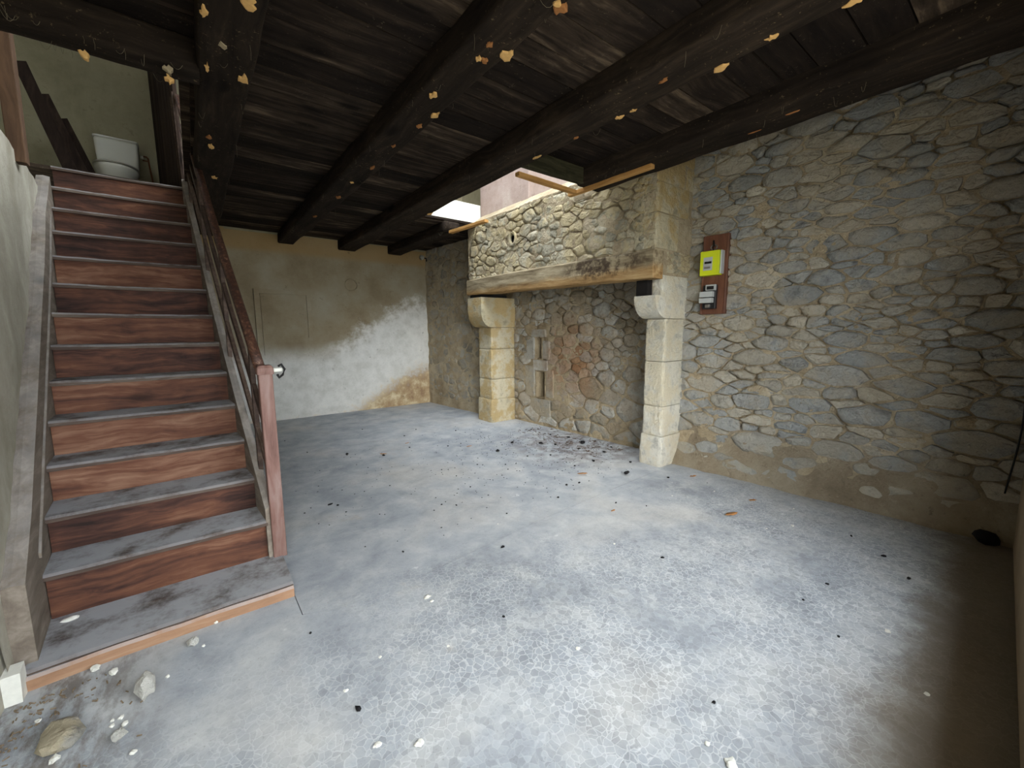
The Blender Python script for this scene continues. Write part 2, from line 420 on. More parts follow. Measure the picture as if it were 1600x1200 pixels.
M_POST = wood('brown_post', [(.3, lin(52, 38, 28)), (.5, lin(74, 54, 38)), (.7, lin(96, 72, 52))], 2, 1.0, .8, knots=False)
M_DARKBOARD = wood('dark_loose_board', [(.3, lin(26, 20, 17)), (.5, lin(42, 33, 28)), (.7, lin(62, 50, 42))], 2, 1.0, .9, spec=.08)
M_CRUMB = plain('earth_crumb', lin(128, 112, 92), .95, .3, 40, .1)
M_EARTH = plain('outside_gravel', lin(168, 164, 152), .95, .2, 8, .1)

def m_lintel():
    g = G('weathered_oak_lintel'); p = g.pos(); xyz = g.sep(p)
    st = g.scale(g.warp(p, 2, .08), (8, .8, 8)); n1 = g.noise(st, 2.4, 8, .65, .4); n2 = g.noise(p, 5, 5)
    col = g.ramp(n1, [(.3, lin(96, 82, 62)), (.48, lin(140, 126, 100)), (.62, lin(166, 152, 124)), (.76, lin(188, 176, 150))])
    low = g.math('SUBTRACT', 1.93, g.math('ADD', xyz[2], g.math('MULTIPLY', g.math('SUBTRACT', n2, .5), .1)))
    col = g.mix(g.math('MULTIPLY', g.smooth(low, -.02, .06), .6), col, g.ramp(n1, [(.3, lin(120, 84, 44)), (.5, lin(168, 126, 70)), (.7, lin(196, 160, 104))]))
    burn = g.math('MULTIPLY', g.smooth(g.n('ShaderNodeVectorMath', _operation='DISTANCE', i0=g.scale(p, (1, .38, 1.6)), i1=(3.25, .38 * 2.75, 1.6 * 1.97)).outputs['Value'], .26, .12), g.smooth(g.noise(p, 7, 5, .7), .42, .58))
    col = g.mix(g.math('MULTIPLY', burn, .85), col, lin(52, 38, 30))
    return g.end(col, .88, n1, .6, .012, .12)
M_LINTEL = m_lintel()

# ------------------------------------------------------------------ setting: floor
def wall_x(y): return 3.45 + (7.05 - y) * 0.085         # inner face of the right wall
def left_x(y): return -0.645 - max(0.0, y - 2.2) * 0.078  # inner face of the left wall
Z_CEIL, Z_BEAM = 2.785, 2.64

floor = empty('floor', (1.8, 3.4, 0), kind='structure')
def slab(name, poly, z, th=.15):
    n = len(poly)
    v = [(x, y, z) for x, y in poly] + [(x, y, z - th) for x, y in poly]
    f = [tuple(range(n)), tuple(range(2 * n - 1, n - 1, -1))] + [(i, i + n, (i + 1) % n + n, (i + 1) % n) for i in range(n)]
    return mesh(name, v, f, M_FLOOR, floor)
jl = [(.30, 2.05), (.557, 1.937), (1.06, 2.006), (1.89, 2.086), (2.6, 2.125), (3.24, 2.157), (4.4, 2.20)]
gap = .003
slab('cement_slab', [(-1.4, -.5), (4.6, -.5), (4.6, 2.2 - gap)] + [(x, y - gap) for x, y in jl[::-1][1:]] + [(.296, 2.046), (.292, 2.42), (-1.4, 2.42)], 0.0)
slab('cement_slab', [(.295, 7.3), (.295, 2.42), (.30, 2.05 + gap)] + [(x, y + gap) for x, y in jl[1:]] + [(4.6, 7.3)], -.0015)
slab('cement_slab', [(-1.4, 2.42), (.293, 2.42), (.293, 7.3), (-1.4, 7.3)], 0.0)
tag(mesh('ground', *box_geo((-30, -30, -.4), (30, 30, -.16)), M_EARTH), kind='structure')

# ------------------------------------------------------------------ setting: walls
def grid_wall(name, f, us, vs, mat, keep=None, parent=None, smooth=True):
    """a surface f(u, v) -> point, sampled on us x vs"""
    V = [f(u, v) for v in vs for u in us]; n = len(us); Fc = []
    for j in range(len(vs) - 1):
        for i in range(n - 1):
            if keep is None or keep((us[i] + us[i + 1]) / 2, (vs[j] + vs[j + 1]) / 2):
                Fc.append((j * n + i, j * n + i + 1, (j + 1) * n + i + 1, (j + 1) * n + i))
    return mesh(name, V, Fc, mat, parent, smooth)

TW = Vector((0.085, -1, 0)).normalized(); NW = Vector((-1, -.085, 0)).normalized()
def rw(y, z, h=0.0):
    return Vector((wall_x(y), y, z)) + NW * h
def rw_relief(y, z):
    p = rw(y, z)
    h = .018 * nz(p, 2.1, 2)
    if y < 2.3:
        sk = max(0.0, 1 - z / (.40 + .10 * nz((y, 0, 0), 2, 4)))
        h += .12 * sk ** 1.4 + .02 * nz(p, 5, 8) * min(1, sk * 3)
    return h
def mortar_rough(p): return .003 + .013 * nz(p, 7, 5) + .010 * nz(p, 17, 6)
def rw_pt(y, z): return rw(y, z, rw_relief(y, z) + mortar_rough(rw(y, z)))
ys = list(np.arange(7.2, -.30, -.032)); zs = list(np.arange(-.1, 2.86, .032))
wr = grid_wall('wall_right', rw_pt, ys, zs, M_MORTAR, lambda y, z: y > 2.2 and not (2.36 < y < 4.92 and z < 1.9))
tag(wr, kind='structure')
# earth-coloured render at the foot of the wall
def skirt_pt(y, z):
    return rw(y, z, rw_relief(y, z) + mortar_rough(rw(y, z)) * .8 + .07 * (.31 + .17 * nz((y, 0, 0), 2.1, 9) + .06 * nz((y, z, 0), 9, 3) - z))
skz = [-.05, 0, .04, .08, .12, .16, .20, .24, .28, .32, .36, .40, .44, .48]
grid_wall('earth_skirt', skirt_pt, list(np.arange(2.22, -.3, -.03)), skz, M_SKIRT, parent=wr)
# solid core behind the faces, so that no sky leaks through
tag(mesh('wall_outer_right', *box_geo((4.35, -.6, -.1), (4.6, 7.6, 3.1)), M_MORTAR), kind='structure')

def bw(x, z):
    p = Vector((x, 7.05, z)); return Vector((x, 7.05 + .012 * nz(p, 2, 1) + .006 * nz(p, 6, 3), z))
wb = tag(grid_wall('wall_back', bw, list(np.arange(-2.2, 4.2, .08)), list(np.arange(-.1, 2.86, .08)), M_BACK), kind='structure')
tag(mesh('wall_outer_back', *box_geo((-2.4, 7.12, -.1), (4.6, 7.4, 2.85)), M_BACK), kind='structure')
# walled-up opening: flush panel with a thin frame round it
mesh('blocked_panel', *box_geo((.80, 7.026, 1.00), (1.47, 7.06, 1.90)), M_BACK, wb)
v, f = tube([(2.10 + .095 * math.cos(t), 7.04, 2.10 + .095 * math.sin(t)) for t in np.linspace(0, 2 * math.pi, 25)], .009, 5)
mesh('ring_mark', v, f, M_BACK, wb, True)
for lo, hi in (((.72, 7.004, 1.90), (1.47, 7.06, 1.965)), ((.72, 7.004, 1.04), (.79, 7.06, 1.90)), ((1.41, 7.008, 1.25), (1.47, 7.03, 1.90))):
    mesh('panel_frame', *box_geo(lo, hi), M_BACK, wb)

# left wall beside the stairs, with the doorway towards the viewer
def lw(y, z):
    p = Vector((left_x(y), y, z)); return Vector((left_x(y) - .004 + .014 * nz(p, 2.2, 3) + .007 * nz(p, 7, 6), y, z))
TOP = lambda y: 2.46 + .03 * nz((y, 0, 0), 3, 1)
lys = list(np.arange(2.2, 5.6, .06))
V, Fc = [], []
nv = 44
for y in lys:
    for k in range(nv): V.append(lw(y, -.05 + (TOP(y) + .05) * k / (nv - 1)))
for i in range(len(lys) - 1):
    for k in range(nv - 1): Fc.append((i * nv + k, (i + 1) * nv + k, (i + 1) * nv + k + 1, i * nv + k + 1))
wl = tag(mesh('wall_left', V, Fc, M_LEFT, None, True), kind='structure')
mesh('wall_core', *join_geo(box_geo((-1.1, 2.0, -.1), (-.70, 2.75, 2.60)), box_geo((-1.4, 2.7, -.1), (-.93, 7.1, 2.40))), M_LEFT, wl)
mesh('wall_top', [(left_x(2.6) - .01, 2.6, TOP(2.6)), (left_x(5.54) - .01, 5.54, TOP(5.54)), (-1.5, 5.54, 2.47), (-1.5, 2.6, 2.47)], [(0, 1, 2, 3)], M_LEFT, wl)
# white-limed stone at the foot of the door jamb
vj, fj = box_geo((-.80, 2.17, -.05), (-.612, 2.24, .115))
fix_normals(mesh('jamb_stone', [(x + .01 * nz((x, y, z), 9, 2), y, z + .01 * nz((x, y, z), 9, 5)) for x, y, z in vj], fj, M_CHIP, wl))
tag(mesh('wall_left_near', *box_geo((-1.1, -.8, -.1), (-.66, 2.3, 2.85)), M_LEFT), kind='structure')
# front wall right behind the viewer
def fy(x): return -.16 + .04 * x
OX0, OX1, OZ0, OZ1 = -.62, 2.6, .56, 2.4
def fblock(x0, x1, z0, z1):
    v, f = loft([[(x0, fy(x0) - .42, z), (x1, fy(x1) - .42, z), (x1, fy(x1), z), (x0, fy(x0), z)] for z in (z0, z1)])
    return v, f
wf = fix_normals(mesh('wall_front', *join_geo(fblock(-1.1, OX0, -.1, 3.1), fblock(OX1, 4.6, -.1, 3.1), fblock(OX0, OX1, -.1, OZ0), fblock(OX0, OX1, OZ1, 3.1)), M_FRONT))
tag(wf, kind='structure')

# ------------------------------------------------------------------ rubble stones
def power_cells(seeds, bounds):
    """weighted Voronoi cells in a rectangle, by clipping; seeds are (u, v, r, aspect)"""
    u0, u1, v0, v1 = bounds; out = []
    S = np.array([(a, b * 1.0, r) for a, b, r in seeds])
    for i in range(len(S)):
        poly = [(u0, v0), (u1, v0), (u1, v1), (u0, v1)]
        d = (S[:, 0] - S[i, 0]) ** 2 + (S[:, 1] - S[i, 1]) ** 2
        for j in np.argsort(d)[1:26]:
            dx, dy = S[j, 0] - S[i, 0], S[j, 1] - S[i, 1]
            c = (S[j, 0] ** 2 - S[i, 0] ** 2 + S[j, 1] ** 2 - S[i, 1] ** 2 - S[j, 2] ** 2 + S[i, 2] ** 2) / 2
            new = []
            for k in range(len(poly)):
                a, b = poly[k], poly[(k + 1) % len(poly)]
                fa, fb = a[0] * dx + a[1] * dy - c, b[0] * dx + b[1] * dy - c
                if fa <= 0: new.append(a)
                if (fa < 0 < fb) or (fb < 0 < fa):
                    t = fa / (fa - fb); new.append((a[0] + (b[0] - a[0]) * t, a[1] + (b[1] - a[1]) * t))
            poly = new
            if len(poly) < 3: break
        out.append(poly if len(poly) >= 3 else None)
    return out

def pack(bounds, asp, rfun, rnd, fixed=(), tries=9000, skip=None):
    """dart throwing in a space stretched by the stones' aspect"""
    u0, u1, v0, v1 = bounds; S = [(a, b * asp, r) for a, b, r in fixed]
    for _ in range(tries):
        a, b = rnd.uniform(u0, u1), rnd.uniform(v0, v1)
        if skip and skip(a, b): continue
        r = rfun(a, b, rnd); q = b * asp
        if all((a - s[0]) ** 2 + (q - s[1]) ** 2 > ((r + s[2]) * .86) ** 2 for s in S): S.append((a, q, r))
    return S

def joints(S, asp, u, v):
    """distance from wall points to the nearest joint between two stones"""
    A = np.array(S); out = np.empty(len(u)); W = A[:, 2] ** 2
    for i0 in range(0, len(u), 4000):
        q = np.stack([u[i0:i0 + 4000], v[i0:i0 + 4000] * asp], 1)
        d = (q[:, None, 0] - A[None, :, 0]) ** 2 + (q[:, None, 1] - A[None, :, 1]) ** 2 - W[None]
        k = np.argpartition(d, 1, axis=1)[:, :2]
        d1, d2 = np.take_along_axis(d, k, 1).T
        L = np.hypot(A[k[:, 0], 0] - A[k[:, 1], 0], A[k[:, 0], 1] - A[k[:, 1], 1])
        out[i0:i0 + 4000] = np.abs(d2 - d1) / (2 * np.maximum(L, 1e-4))
    return out

def mortar_face(name, S, asp, us, vs, base, parent, mat, seed, bare=.0, depth=.034, width=.016, keep=None):
    """pointing between the stones: rough, with stretches of joint that have lost their mortar"""
    U, Vv = np.meshgrid(np.array(us), np.array(vs)); U, Vv = U.ravel(), Vv.ravel()
    D = joints(S, asp, U, Vv); P = []
    for a, b, d in zip(U, Vv, D):
        h = mortar_rough((a, b, seed))
        m = nz((a, b, 0), 2.6, seed) + .5 * nz((a, b, 0), 7, seed + 2) + bare
        if d < width and m > 0: h -= depth * (1 - d / width) * min(1, m * 5)
        P.append(base(a, b, h))
    n = len(us); Fc = []
    for j in range(len(vs) - 1):
        for i in range(n - 1):
            if keep is None or keep((us[i] + us[i + 1]) / 2, (vs[j] + vs[j + 1]) / 2): Fc.append((j * n + i, j * n + i + 1, (j + 1) * n + i + 1, (j + 1) * n + i))
    return mesh(name, P, Fc, mat, parent, True)

def stone_mesh(poly, place, height, gap, rnd, mat, parent, name='stone', ring=13, tilt=.25):
    """a stone face: rounded outline, its edge sunk in the mortar, its face slightly domed and tilted"""
    P = [Vector(p) for p in poly]; c = sum(P, Vector((0, 0))) / len(P)
    P = [p + (c - p).normalized() * min(gap, (c - p).length * .3) for p in P]
    Q = []
    for k in range(len(P)):
        a, b = P[k], P[(k + 1) % len(P)]; e = b - a; Q.append(a)
        if e.length > .05: Q.append(a.lerp(b, rnd.uniform(.35, .65)) + Vector((-e.y, e.x)) * rnd.uniform(-.02, .09))
    P = Q; Q = []
    for k in range(len(P)):
        a, b = P[k], P[(k + 1) % len(P)]
        w = .12 + .12 * rnd.random(); Q += [a.lerp(b, w), a.lerp(b, 1 - w)]
    P = Q
    L = [0.0]
    for k in range(len(P)): L.append(L[-1] + (P[(k + 1) % len(P)] - P[k]).length)
    R = []; sh = rnd.random()
    for k in range(ring):
        s = (k + sh) / ring * L[-1]; j = 0
        while j < len(P) - 1 and L[j + 1] < s: j += 1
        R.append(P[j].lerp(P[(j + 1) % len(P)], (s - L[j]) / max(1e-6, L[j + 1] - L[j])))
    size = max((p - c).length for p in R)
    R = [p + (p - c) * rnd.uniform(-.05, .05) for p in R]
    tx, ty = rnd.uniform(-tilt, tilt), rnd.uniform(-tilt, tilt)
    sd = rnd.random() * 50
    V = []
    for sc, hh in ((1.0, -.022), (.95, height * .85), (.55, height)):
        for p in R:
            q = c + (p - c) * (sc if sc > .6 else sc * rnd.uniform(.75, 1.3))
            h = hh
            if hh > 0:
                h += height * (tx * (q.x - c.x) + ty * (q.y - c.y)) / max(size, .01) + .012 * nz((q.x, q.y, 0), 11, sd) + rnd.uniform(-.003, .003)
            V.append(place(q.x, q.y, h))
    V.append(place(c.x, c.y, height * 1.08 + .006 * nz((c.x, c.y, 0), 14, sd)))
    n = ring; Fc = []
    for k in range(2):
        for i in range(n):
            j = (i + 1) % n; Fc.append((k * n + i, k * n + j, (k + 1) * n + j, (k + 1) * n + i))
    Fc += [(2 * n + i, 2 * n + (i + 1) % n, 3 * n) for i in range(n)]
    return fix_normals(mesh(name, V, Fc, mat, parent, rnd.random() < .45))

def lay(bounds, asp, rfun, seed, place, mat, parent, fixed=(), skip=None, h=(.009, .030), gap=.004, tries=9000, pale=None, hole=None, tilt=.35, phole=None, S=None):
    rnd = random.Random(seed)
    if S is None: S = pack(bounds, asp, rfun, rnd, fixed, tries, skip)
    cells = power_cells(S, (bounds[0], bounds[1], bounds[2] * asp, bounds[3] * asp))
    n = 0
    for s, c in zip(S, cells):
        if c is None: continue
        poly = [(p[0], p[1] / asp) for p in c]
        cu, cv = s[0], s[1] / asp
        if hole and hole(cu, cv): continue
        if phole and phole(poly): continue
        A = abs(sum(poly[k][0] * poly[(k + 1) % len(poly)][1] - poly[(k + 1) % len(poly)][0] * poly[k][1] for k in range(len(poly)))) / 2
        if A < .0012: continue
        m = pale if pale and n < len(fixed) else mat
        stone_mesh(poly, place, rnd.uniform(*h) * (1.5 if m is pale else 1), rnd.uniform(.6, 1.5) * gap, rnd, m, parent, tilt=tilt)
        n += 1
    return n

# right wall, from the chimney breast to the near corner; u runs along -y
def place_rw(u, v, h):
    y = 2.25 - u; return rw(y, v, rw_relief(y, v) + h)
def r_right(u, v, rnd):
    big = 1.35 if v < 1.0 else 1.0
    return big * rnd.choice((.05, .075, .10, .12, .14, .17))
def wpx(px, py, r):
    q = at(px, py, 0, 3.95); return (2.25 - q.y, q.z, r)
fixed = [wpx(1425, 452, .075), wpx(1352, 651, .17), wpx(1290, 674, .09), wpx(1333, 686, .08), wpx(1432, 660, .16), wpx(1482, 628, .11),
         wpx(1410, 605, .16), wpx(1140, 662, .12), wpx(1262, 632, .14), wpx(1185, 655, .10), wpx(1183, 718, .10), wpx(1178, 610, .08), wpx(1560, 640, .13)]
BR = (-.02, 2.56, .06, 3.06)
SR = pack(BR, 2.15, r_right, random.Random(11), fixed)
mortar_face('mortar_face', SR, 2.15, list(np.arange(-.03, 2.57, .0125)), list(np.arange(-.1, 3.08, .0125)), place_rw, wr, M_MORTAR, 4.2, .06)
n_right = lay(BR, 2.15, r_right, 11, place_rw, M_STONE, wr, fixed, S=SR,
              pale=None, hole=lambda u, v: v < .34 and math.sin(u * 37 + v * 91) < .25)
# alcove between the back wall and the hearth: flat, mortared-over rubble
def place_alc(u, v, h):
    y = 7.02 - u; return rw(y, v, rw_relief(y, v) + h)
lay((0, 1.75, .15, 2.8), 1.5, lambda u, v, r: r.choice((.09, .12, .15)), 5, place_alc, M_STONE_ALC, wr, h=(.001, .010), gap=.010)

# ------------------------------------------------------------------ ceiling boards
ceiling = empty('ceiling', (1.7, 3.4, Z_CEIL), kind='structure')
strip = empty('ceiling_side_strip', (3.7, 1.2, Z_CEIL + .245), kind='structure')
y = -.42; k = 0
while y < 7.1:
    w = .17 + .07 * RND.random(); y1 = min(y + w, 7.12); yc = (y + y1) / 2
    x0 = -1.1 if yc < 2.80 else .10
    spans = [(x0, 4.38)]
    if 2.72 < yc < 5.05: spans = [(x0, 2.22)]
    if yc <= 2.72: spans = [(x0, 3.02), (3.02, 4.38)]
    for a, b in spans:
        dz = RND.uniform(-.004, .006) + (.245 if a == 3.02 else 0)
        rings = []
        for s in range(13):
            x = a + (b - a) * s / 12
            q = .006 * nz((x, y, 0), 1.5, k) + dz
            e = .004 * nz((x, y, 0), 3, k + 5)
            rings.append([(x, y + .004 + e, Z_CEIL + q), (x, y1 - .004 + e, Z_CEIL + q), (x, y1 - .004 + e, Z_CEIL + .03 + (.245 if a == 3.02 else 0)), (x, y + .004 + e, Z_CEIL + .03 + (.245 if a == 3.02 else 0))])
        v, f = loft(rings)
        fix_normals(mesh('plank', v, f, M_PLANK, strip if a == 3.02 else ceiling))
    y = y1; k += 1
# boards of the room above, closing the joints
def deck(lo, hi): return mesh('subfloor', *box_geo(lo, hi), M_PLANK, ceiling)
deck((.05, -.5, Z_CEIL + .03), (2.22, 7.2, Z_CEIL + .06)); deck((2.22, -.5, Z_CEIL + .03), (3.0, 2.70, Z_CEIL + .06)); mesh('subfloor', *box_geo((2.98, -.5, Z_CEIL + .275), (4.4, 2.70, Z_CEIL + .305)), M_PLANK, strip); deck((2.22, 5.06, Z_CEIL + .03), (4.4, 7.2, Z_CEIL + .06))
deck((-1.4, -.5, Z_CEIL + .03), (.05, 2.82, Z_CEIL + .06))
mesh('landing_floor', *box_geo((-1.75, 5.34, 2.735), (.10, 7.1, 2.765)), M_PLANK, ceiling)

# ------------------------------------------------------------------ beams
def web(b, pts):
    """cobweb threads hanging in loops, too fine to count"""
    gs = []
    for p in pts:
        q = Vector(p); L = RND.uniform(.01, .045); w = Vector((RND.uniform(-.06, .06), RND.uniform(-.06, .06), 0))
        if RND.random() < .5: gs.append(tube([q + w * t + Vector((0, 0, -4 * L * t * (1 - t))) for t in (0, .2, .4, .6, .8, 1)], .0007, 3))
        else: gs.append(tube([q, q + Vector((.003, .002, -L)), q + Vector((.001, .005, -L * 2))], .0007, 3))
    o = mesh('cobweb', *join_geo(*gs), M_WEB, b); o['kind'] = 'stuff'

def flake(b, p, sx, sy, nrm, mat, seed):
    """a bare broken patch on a beam: a thin irregular scab"""
    n = Vector(nrm).normalized(); a = Vector((0, 1, 0)) if abs(n.y) < .9 else Vector((1, 0, 0)); e = n.cross(a).normalized()
    rr = random.Random(seed); K = 12; ang = rr.random()
    R = [(math.cos(ang + 2 * math.pi * k / K) * sx * rr.uniform(.35, 1.25), math.sin(ang + 2 * math.pi * k / K) * sy * rr.uniform(.35, 1.25)) for k in range(K)]
    rings = [[p + a * x * s + e * q * s + n * h for x, q in R] for s, h in ((1, -.02), (1, .003), (.75, .006))]
    v, f = loft(rings); fix_normals(mesh('bare_patch', v, f, mat, b))

def beam(name, x0, x1, y0, y1, label, seed, z0=Z_BEAM, rough=.012, mat=None, ztop=Z_CEIL + .01):
    c = (x0 + x1) / 2; h = ztop - z0
    v, f = bar((c, y0, z0 + h / 2), (c, y1, z0 + h / 2), x1 - x0, h, .022, segs=40, rough=rough, seed=seed, n=3)
    o = fix_normals(mesh(name, v, f, mat or M_BEAM, None, True))
    tag(o, label, 'beam', 'sooted oak ceiling beams')
    web(o, [(RND.choice((x0 + .01, x1 - .01, RND.uniform(x0, x1))), RND.uniform(max(y0, .6), y1 - .2), z0 + .006) for _ in range(22)])
    return o

B1 = beam('ceiling_beam', .12, .35, -.12, 7.04, 'black ceiling beam running along the stairwell, above the handrail', 1)
B2 = beam('ceiling_beam', 1.08, 1.30, -.10, 7.04, 'thick black ceiling beam with pale scabs, first beam right of the stairwell', 2, rough=.016)
B3 = beam('ceiling_beam', 1.93, 2.20, -.06, 7.04, 'black ceiling beam that passes left of the light opening above the hearth', 3)
B4 = beam('ceiling_beam', 2.86, 3.165, -.03, 2.735, 'black ceiling beam along the top of the rubble wall, cut off before the hearth', 4, z0=2.645, ztop=3.04)
B5 = beam('ceiling_beam', 2.74, 2.98, 5.02, 7.04, 'short black ceiling beam end between the hearth opening and the back wall', 5, z0=2.655)
v, f = bar((-1.1, 2.78, 2.71), (.13, 2.78, 2.71), .16, .165, .02, segs=16, rough=.012, seed=8, n=3)
HB = tag(fix_normals(mesh('header_beam', v, f, M_BEAM_X, None, True)), 'black cross beam at the near edge of the stairwell', 'beam')
web(HB, [(RND.uniform(-.6, .1), RND.choice((2.70, 2.86)), 2.635) for _ in range(16)])
v, f = bar((2.19, 2.69, 2.715), (2.885, 2.69, 2.715), .06, .135, .006, segs=6, rough=.004, seed=9)
H2 = tag(fix_normals(mesh('trimmer_joist', v, f, M_GREENBEAM)), 'greenish grey cross timber framing the near end of the hearth opening', 'beam')
# raw battens round the opening
def batten(p0, p1, w, h, label, mat=M_BATTEN):
    v, f = bar(p0, p1, w, h, .004, segs=8, rough=.003, seed=RND.random() * 9)
    return tag(fix_normals(mesh('batten', v, f, mat)), label, 'batten', 'raw timber battens round the hearth opening')
batten((2.975, 2.03, 2.628), (2.965, 2.93, 2.632), .05, .034, 'long raw orange batten under the beam above the right of the hood')
batten((2.22, 2.80, 2.628), (2.94, 2.84, 2.630), .05, .034, 'short raw orange batten behind the greenish cross timber', M_BATTEN_X)
batten((2.80, 4.95, 2.640), (2.86, 4.20, 2.640), .06, .034, 'raw brown batten sticking out over the left end of the hood')
# white painted board closing the far side of the opening
v, f = bar((2.24, 5.36, 3.03), (3.66, 5.36, 3.02), .03, .34, .004, segs=4, rough=.003)
tag(fix_normals(mesh('white_board', v, f, M_WHITEPAINT)), 'white painted board lit from above in the ceiling opening', 'board')

seed = 100
def patches(b, lst, x0, x1, zb):
    global seed
    for px, py, sx, sy, mat in lst:
        q = at(px, py, 2, zb); seed += 1
        if x0 - .02 <= q.x <= x1 + .03:
            q.x = min(max(q.x, x0 + .02), x1 - .01); flake(b, q, sx, sy, (0, 0, -1), mat, seed)
        else:
            q = at(px, py, 0, x0); flake(b, q, sx, sy, (-1, 0, 0), mat, seed)
T, D_, W_ = M_FLAKE, M_FLAKE_D, M_FLAKE_G
patches(B1, [(380, 124, .055, .035, T), (388, 5, .05, .035, T), (323, 105, .05, .012, T), (335, 277, .05, .025, T), (327, 214, .035, .018, D_), (329, 229, .05, .02, T), (325, 318, .06, .02, T), (326, 305, .03, .012, D_), (318, 18, .04, .015, T), (348, 70, .03, .02, W_)], .12, .35, Z_BEAM)
patches(B2, [(793, 87, .06, .035, T), (757, 95, .02, .02, D_), (748, 92, .02, .015, T), (765, 70, .02, .015, D_), (874, 14, .03, .03, D_), (871, 6, .02, .02, T), (680, 181, .04, .025, T), (677, 149, .035, .02, T), (655, 197, .03, .018, D_), (582, 262, .05, .022, D_), (528, 308, .05, .025, D_), (492, 338, .05, .022, D_), (550, 285, .03, .015, T), (615, 228, .03, .015, D_)], 1.08, 1.30, Z_BEAM)
patches(B3, [(1125, 107, .045, .03, T), (1341, 7, .05, .03, T), (968, 183, .03, .022, T), (990, 172, .025, .018, T), (1037, 125, .04, .015, D_), (1206, 58, .03, .018, T), (840, 245, .05, .02, T), (676, 335, .06, .025, T), (900, 215, .02, .012, D_)], 1.93, 2.20, Z_BEAM)
patches(B4, [(1240, 175, .05, .008, D_), (1180, 205, .04, .008, D_)], 2.86, 3.165, 2.645)
for px, py, sx, sz, m in ((132, 84, .022, .03, T), (263, 108, .03, .05, W_), (264, 122, .02, .02, T)):
    flake(HB, at(px, py, 1, 2.70), .02, .02, (0, -1, 0), m, seed + px)

# ------------------------------------------------------------------ upper storey (seen through the stairwell and the hearth opening)
up = empty('wall_upper', (1, 6, 2.85), kind='structure')
mesh('gable', *box_geo((-2.0, 7.05, 2.76), (4.6, 7.3, 5.2)), M_UP, up)
mesh('side_wall', *join_geo(box_geo((-2.2, -.6, 2.4), (-2.0, 7.3, 5.2)), box_geo((4.25, -.6, 2.85), (4.5, 7.3, 5.2)), box_geo((-2.2, -.8, 3.1), (4.5, -.6, 5.2))), M_UP, up)
# unseen roof; two openings added to light the hearth opening and the landing
RO = M_DARKBOARD
gs = []
holes = [(1.0, 4.1, -.4, 5.2), (-1.1, -.7, 5.8, 6.2)]
xs = sorted({-2.2, 4.5, *[h[0] for h in holes], *[h[1] for h in holes]}); yy = sorted({-.8, 7.3, *[h[2] for h in holes], *[h[3] for h in holes]})
for i in range(len(xs) - 1):
    for j in range(len(yy) - 1):
        cx, cy = (xs[i] + xs[i + 1]) / 2, (yy[j] + yy[j + 1]) / 2
        if any(h[0] < cx < h[1] and h[2] < cy < h[3] for h in holes): continue
        gs.append(box_geo((xs[i], yy[j], 5.2), (xs[i + 1], yy[j + 1], 5.3)))
tag(mesh('unseen_roof', *join_geo(*gs), RO), kind='structure')
# upstairs partition of dark boards to the right of the landing
pt = tag(empty('partition', (.0, 6.2, 2.77)), kind='structure')
for k in range(8):
    a = k / 8; b = (k + .93) / 8
    p = Vector((.03, 5.40, 2.77)).lerp(Vector((-.19, 7.04, 2.77)), a); q = Vector((.03, 5.40, 2.77)).lerp(Vector((-.19, 7.04, 2.77)), b)
    nn = Vector((.03, .004, 0))
    v, f = loft([[p + Vector((0, 0, z)), q + Vector((0, 0, z)), q + nn + Vector((0, 0, z)), p + nn + Vector((0, 0, z))] for z in (0, 2.4)])
    fix_normals(mesh('board', v, f, M_DARKBOARD, pt))

# brown post and loose boards on the upper floor
v, f = bar((-.775, 4.02, 2.40), (-.760, 4.02, 3.6), .075, .075, .006, up=(0, 1, 0), segs=4, rough=.004)
tag(fix_normals(mesh('stud_post', v, f, M_POST)), 'brown upright post on top of the left wall by the stairwell', 'post')
for i, (x0, x1, z1, yb, lb) in enumerate(((-.80, -1.12, 3.95, 6.20, 'dark board leaning upstairs, farthest left of the leaning boards'),
                                           (-.72, -1.02, 3.75, 6.35, 'dark board leaning upstairs, middle one of the leaning boards'),
                                           (-.66, -.93, 3.60, 6.50, 'dark narrow board leaning upstairs, nearest to the toilet'))):
    v, f = bar((x0, yb, 2.77), (x1, yb + .12, z1), .10, .025, .003, up=(0, 1, 0), segs=2)
    tag(fix_normals(mesh('leaning_board', v, f, M_DARKBOARD)), lb, 'board', 'dark boards leaning upstairs')

# toilet
tl = empty('toilet', (-.54, 6.75, 2.765), 'white toilet with cistern at the head of the stairs', 'toilet')
rings = []
for z, w, d_ in ((3.22, .165, .075), (3.25, .175, .083), (3.40, .185, .088), (3.555, .19, .09), (3.575, .185, .085)):
    rings.append([(-.54 + a, 6.93 + b, z) for a, b in rrect(w, d_, .035, 4)])
v, f = loft(rings); fix_normals(mesh('cistern', v, f, M_PORC, tl, True))
v, f = loft([[(-.54 + a, 6.93 + b, z) for a, b in rrect(w, d_, .03, 3)] for z, w, d_ in ((3.573, .195, .095), (3.592, .195, .095), (3.600, .18, .08))])
fix_normals(mesh('cistern_lid', v, f, M_PORC, tl, True))
rings = []
for z, rx, ry, cy in ((2.765, .11, .17, 6.72), (2.80, .11, .17, 6.72), (2.90, .10, .15, 6.70), (3.00, .13, .18, 6.66), (3.08, .165, .215, 6.63), (3.15, .185, .24, 6.61), (3.175, .188, .243, 6.61), (3.175, .15, .20, 6.61), (3.08, .11, .15, 6.62)):
    rings.append([(-.54 + rx * math.cos(t), cy + ry * math.sin(t), z) for t in np.linspace(0, 2 * math.pi, 28, endpoint=False)])
v, f = loft(rings); fix_normals(mesh('bowl', v, f, M_PORC, tl, True))
rings = []
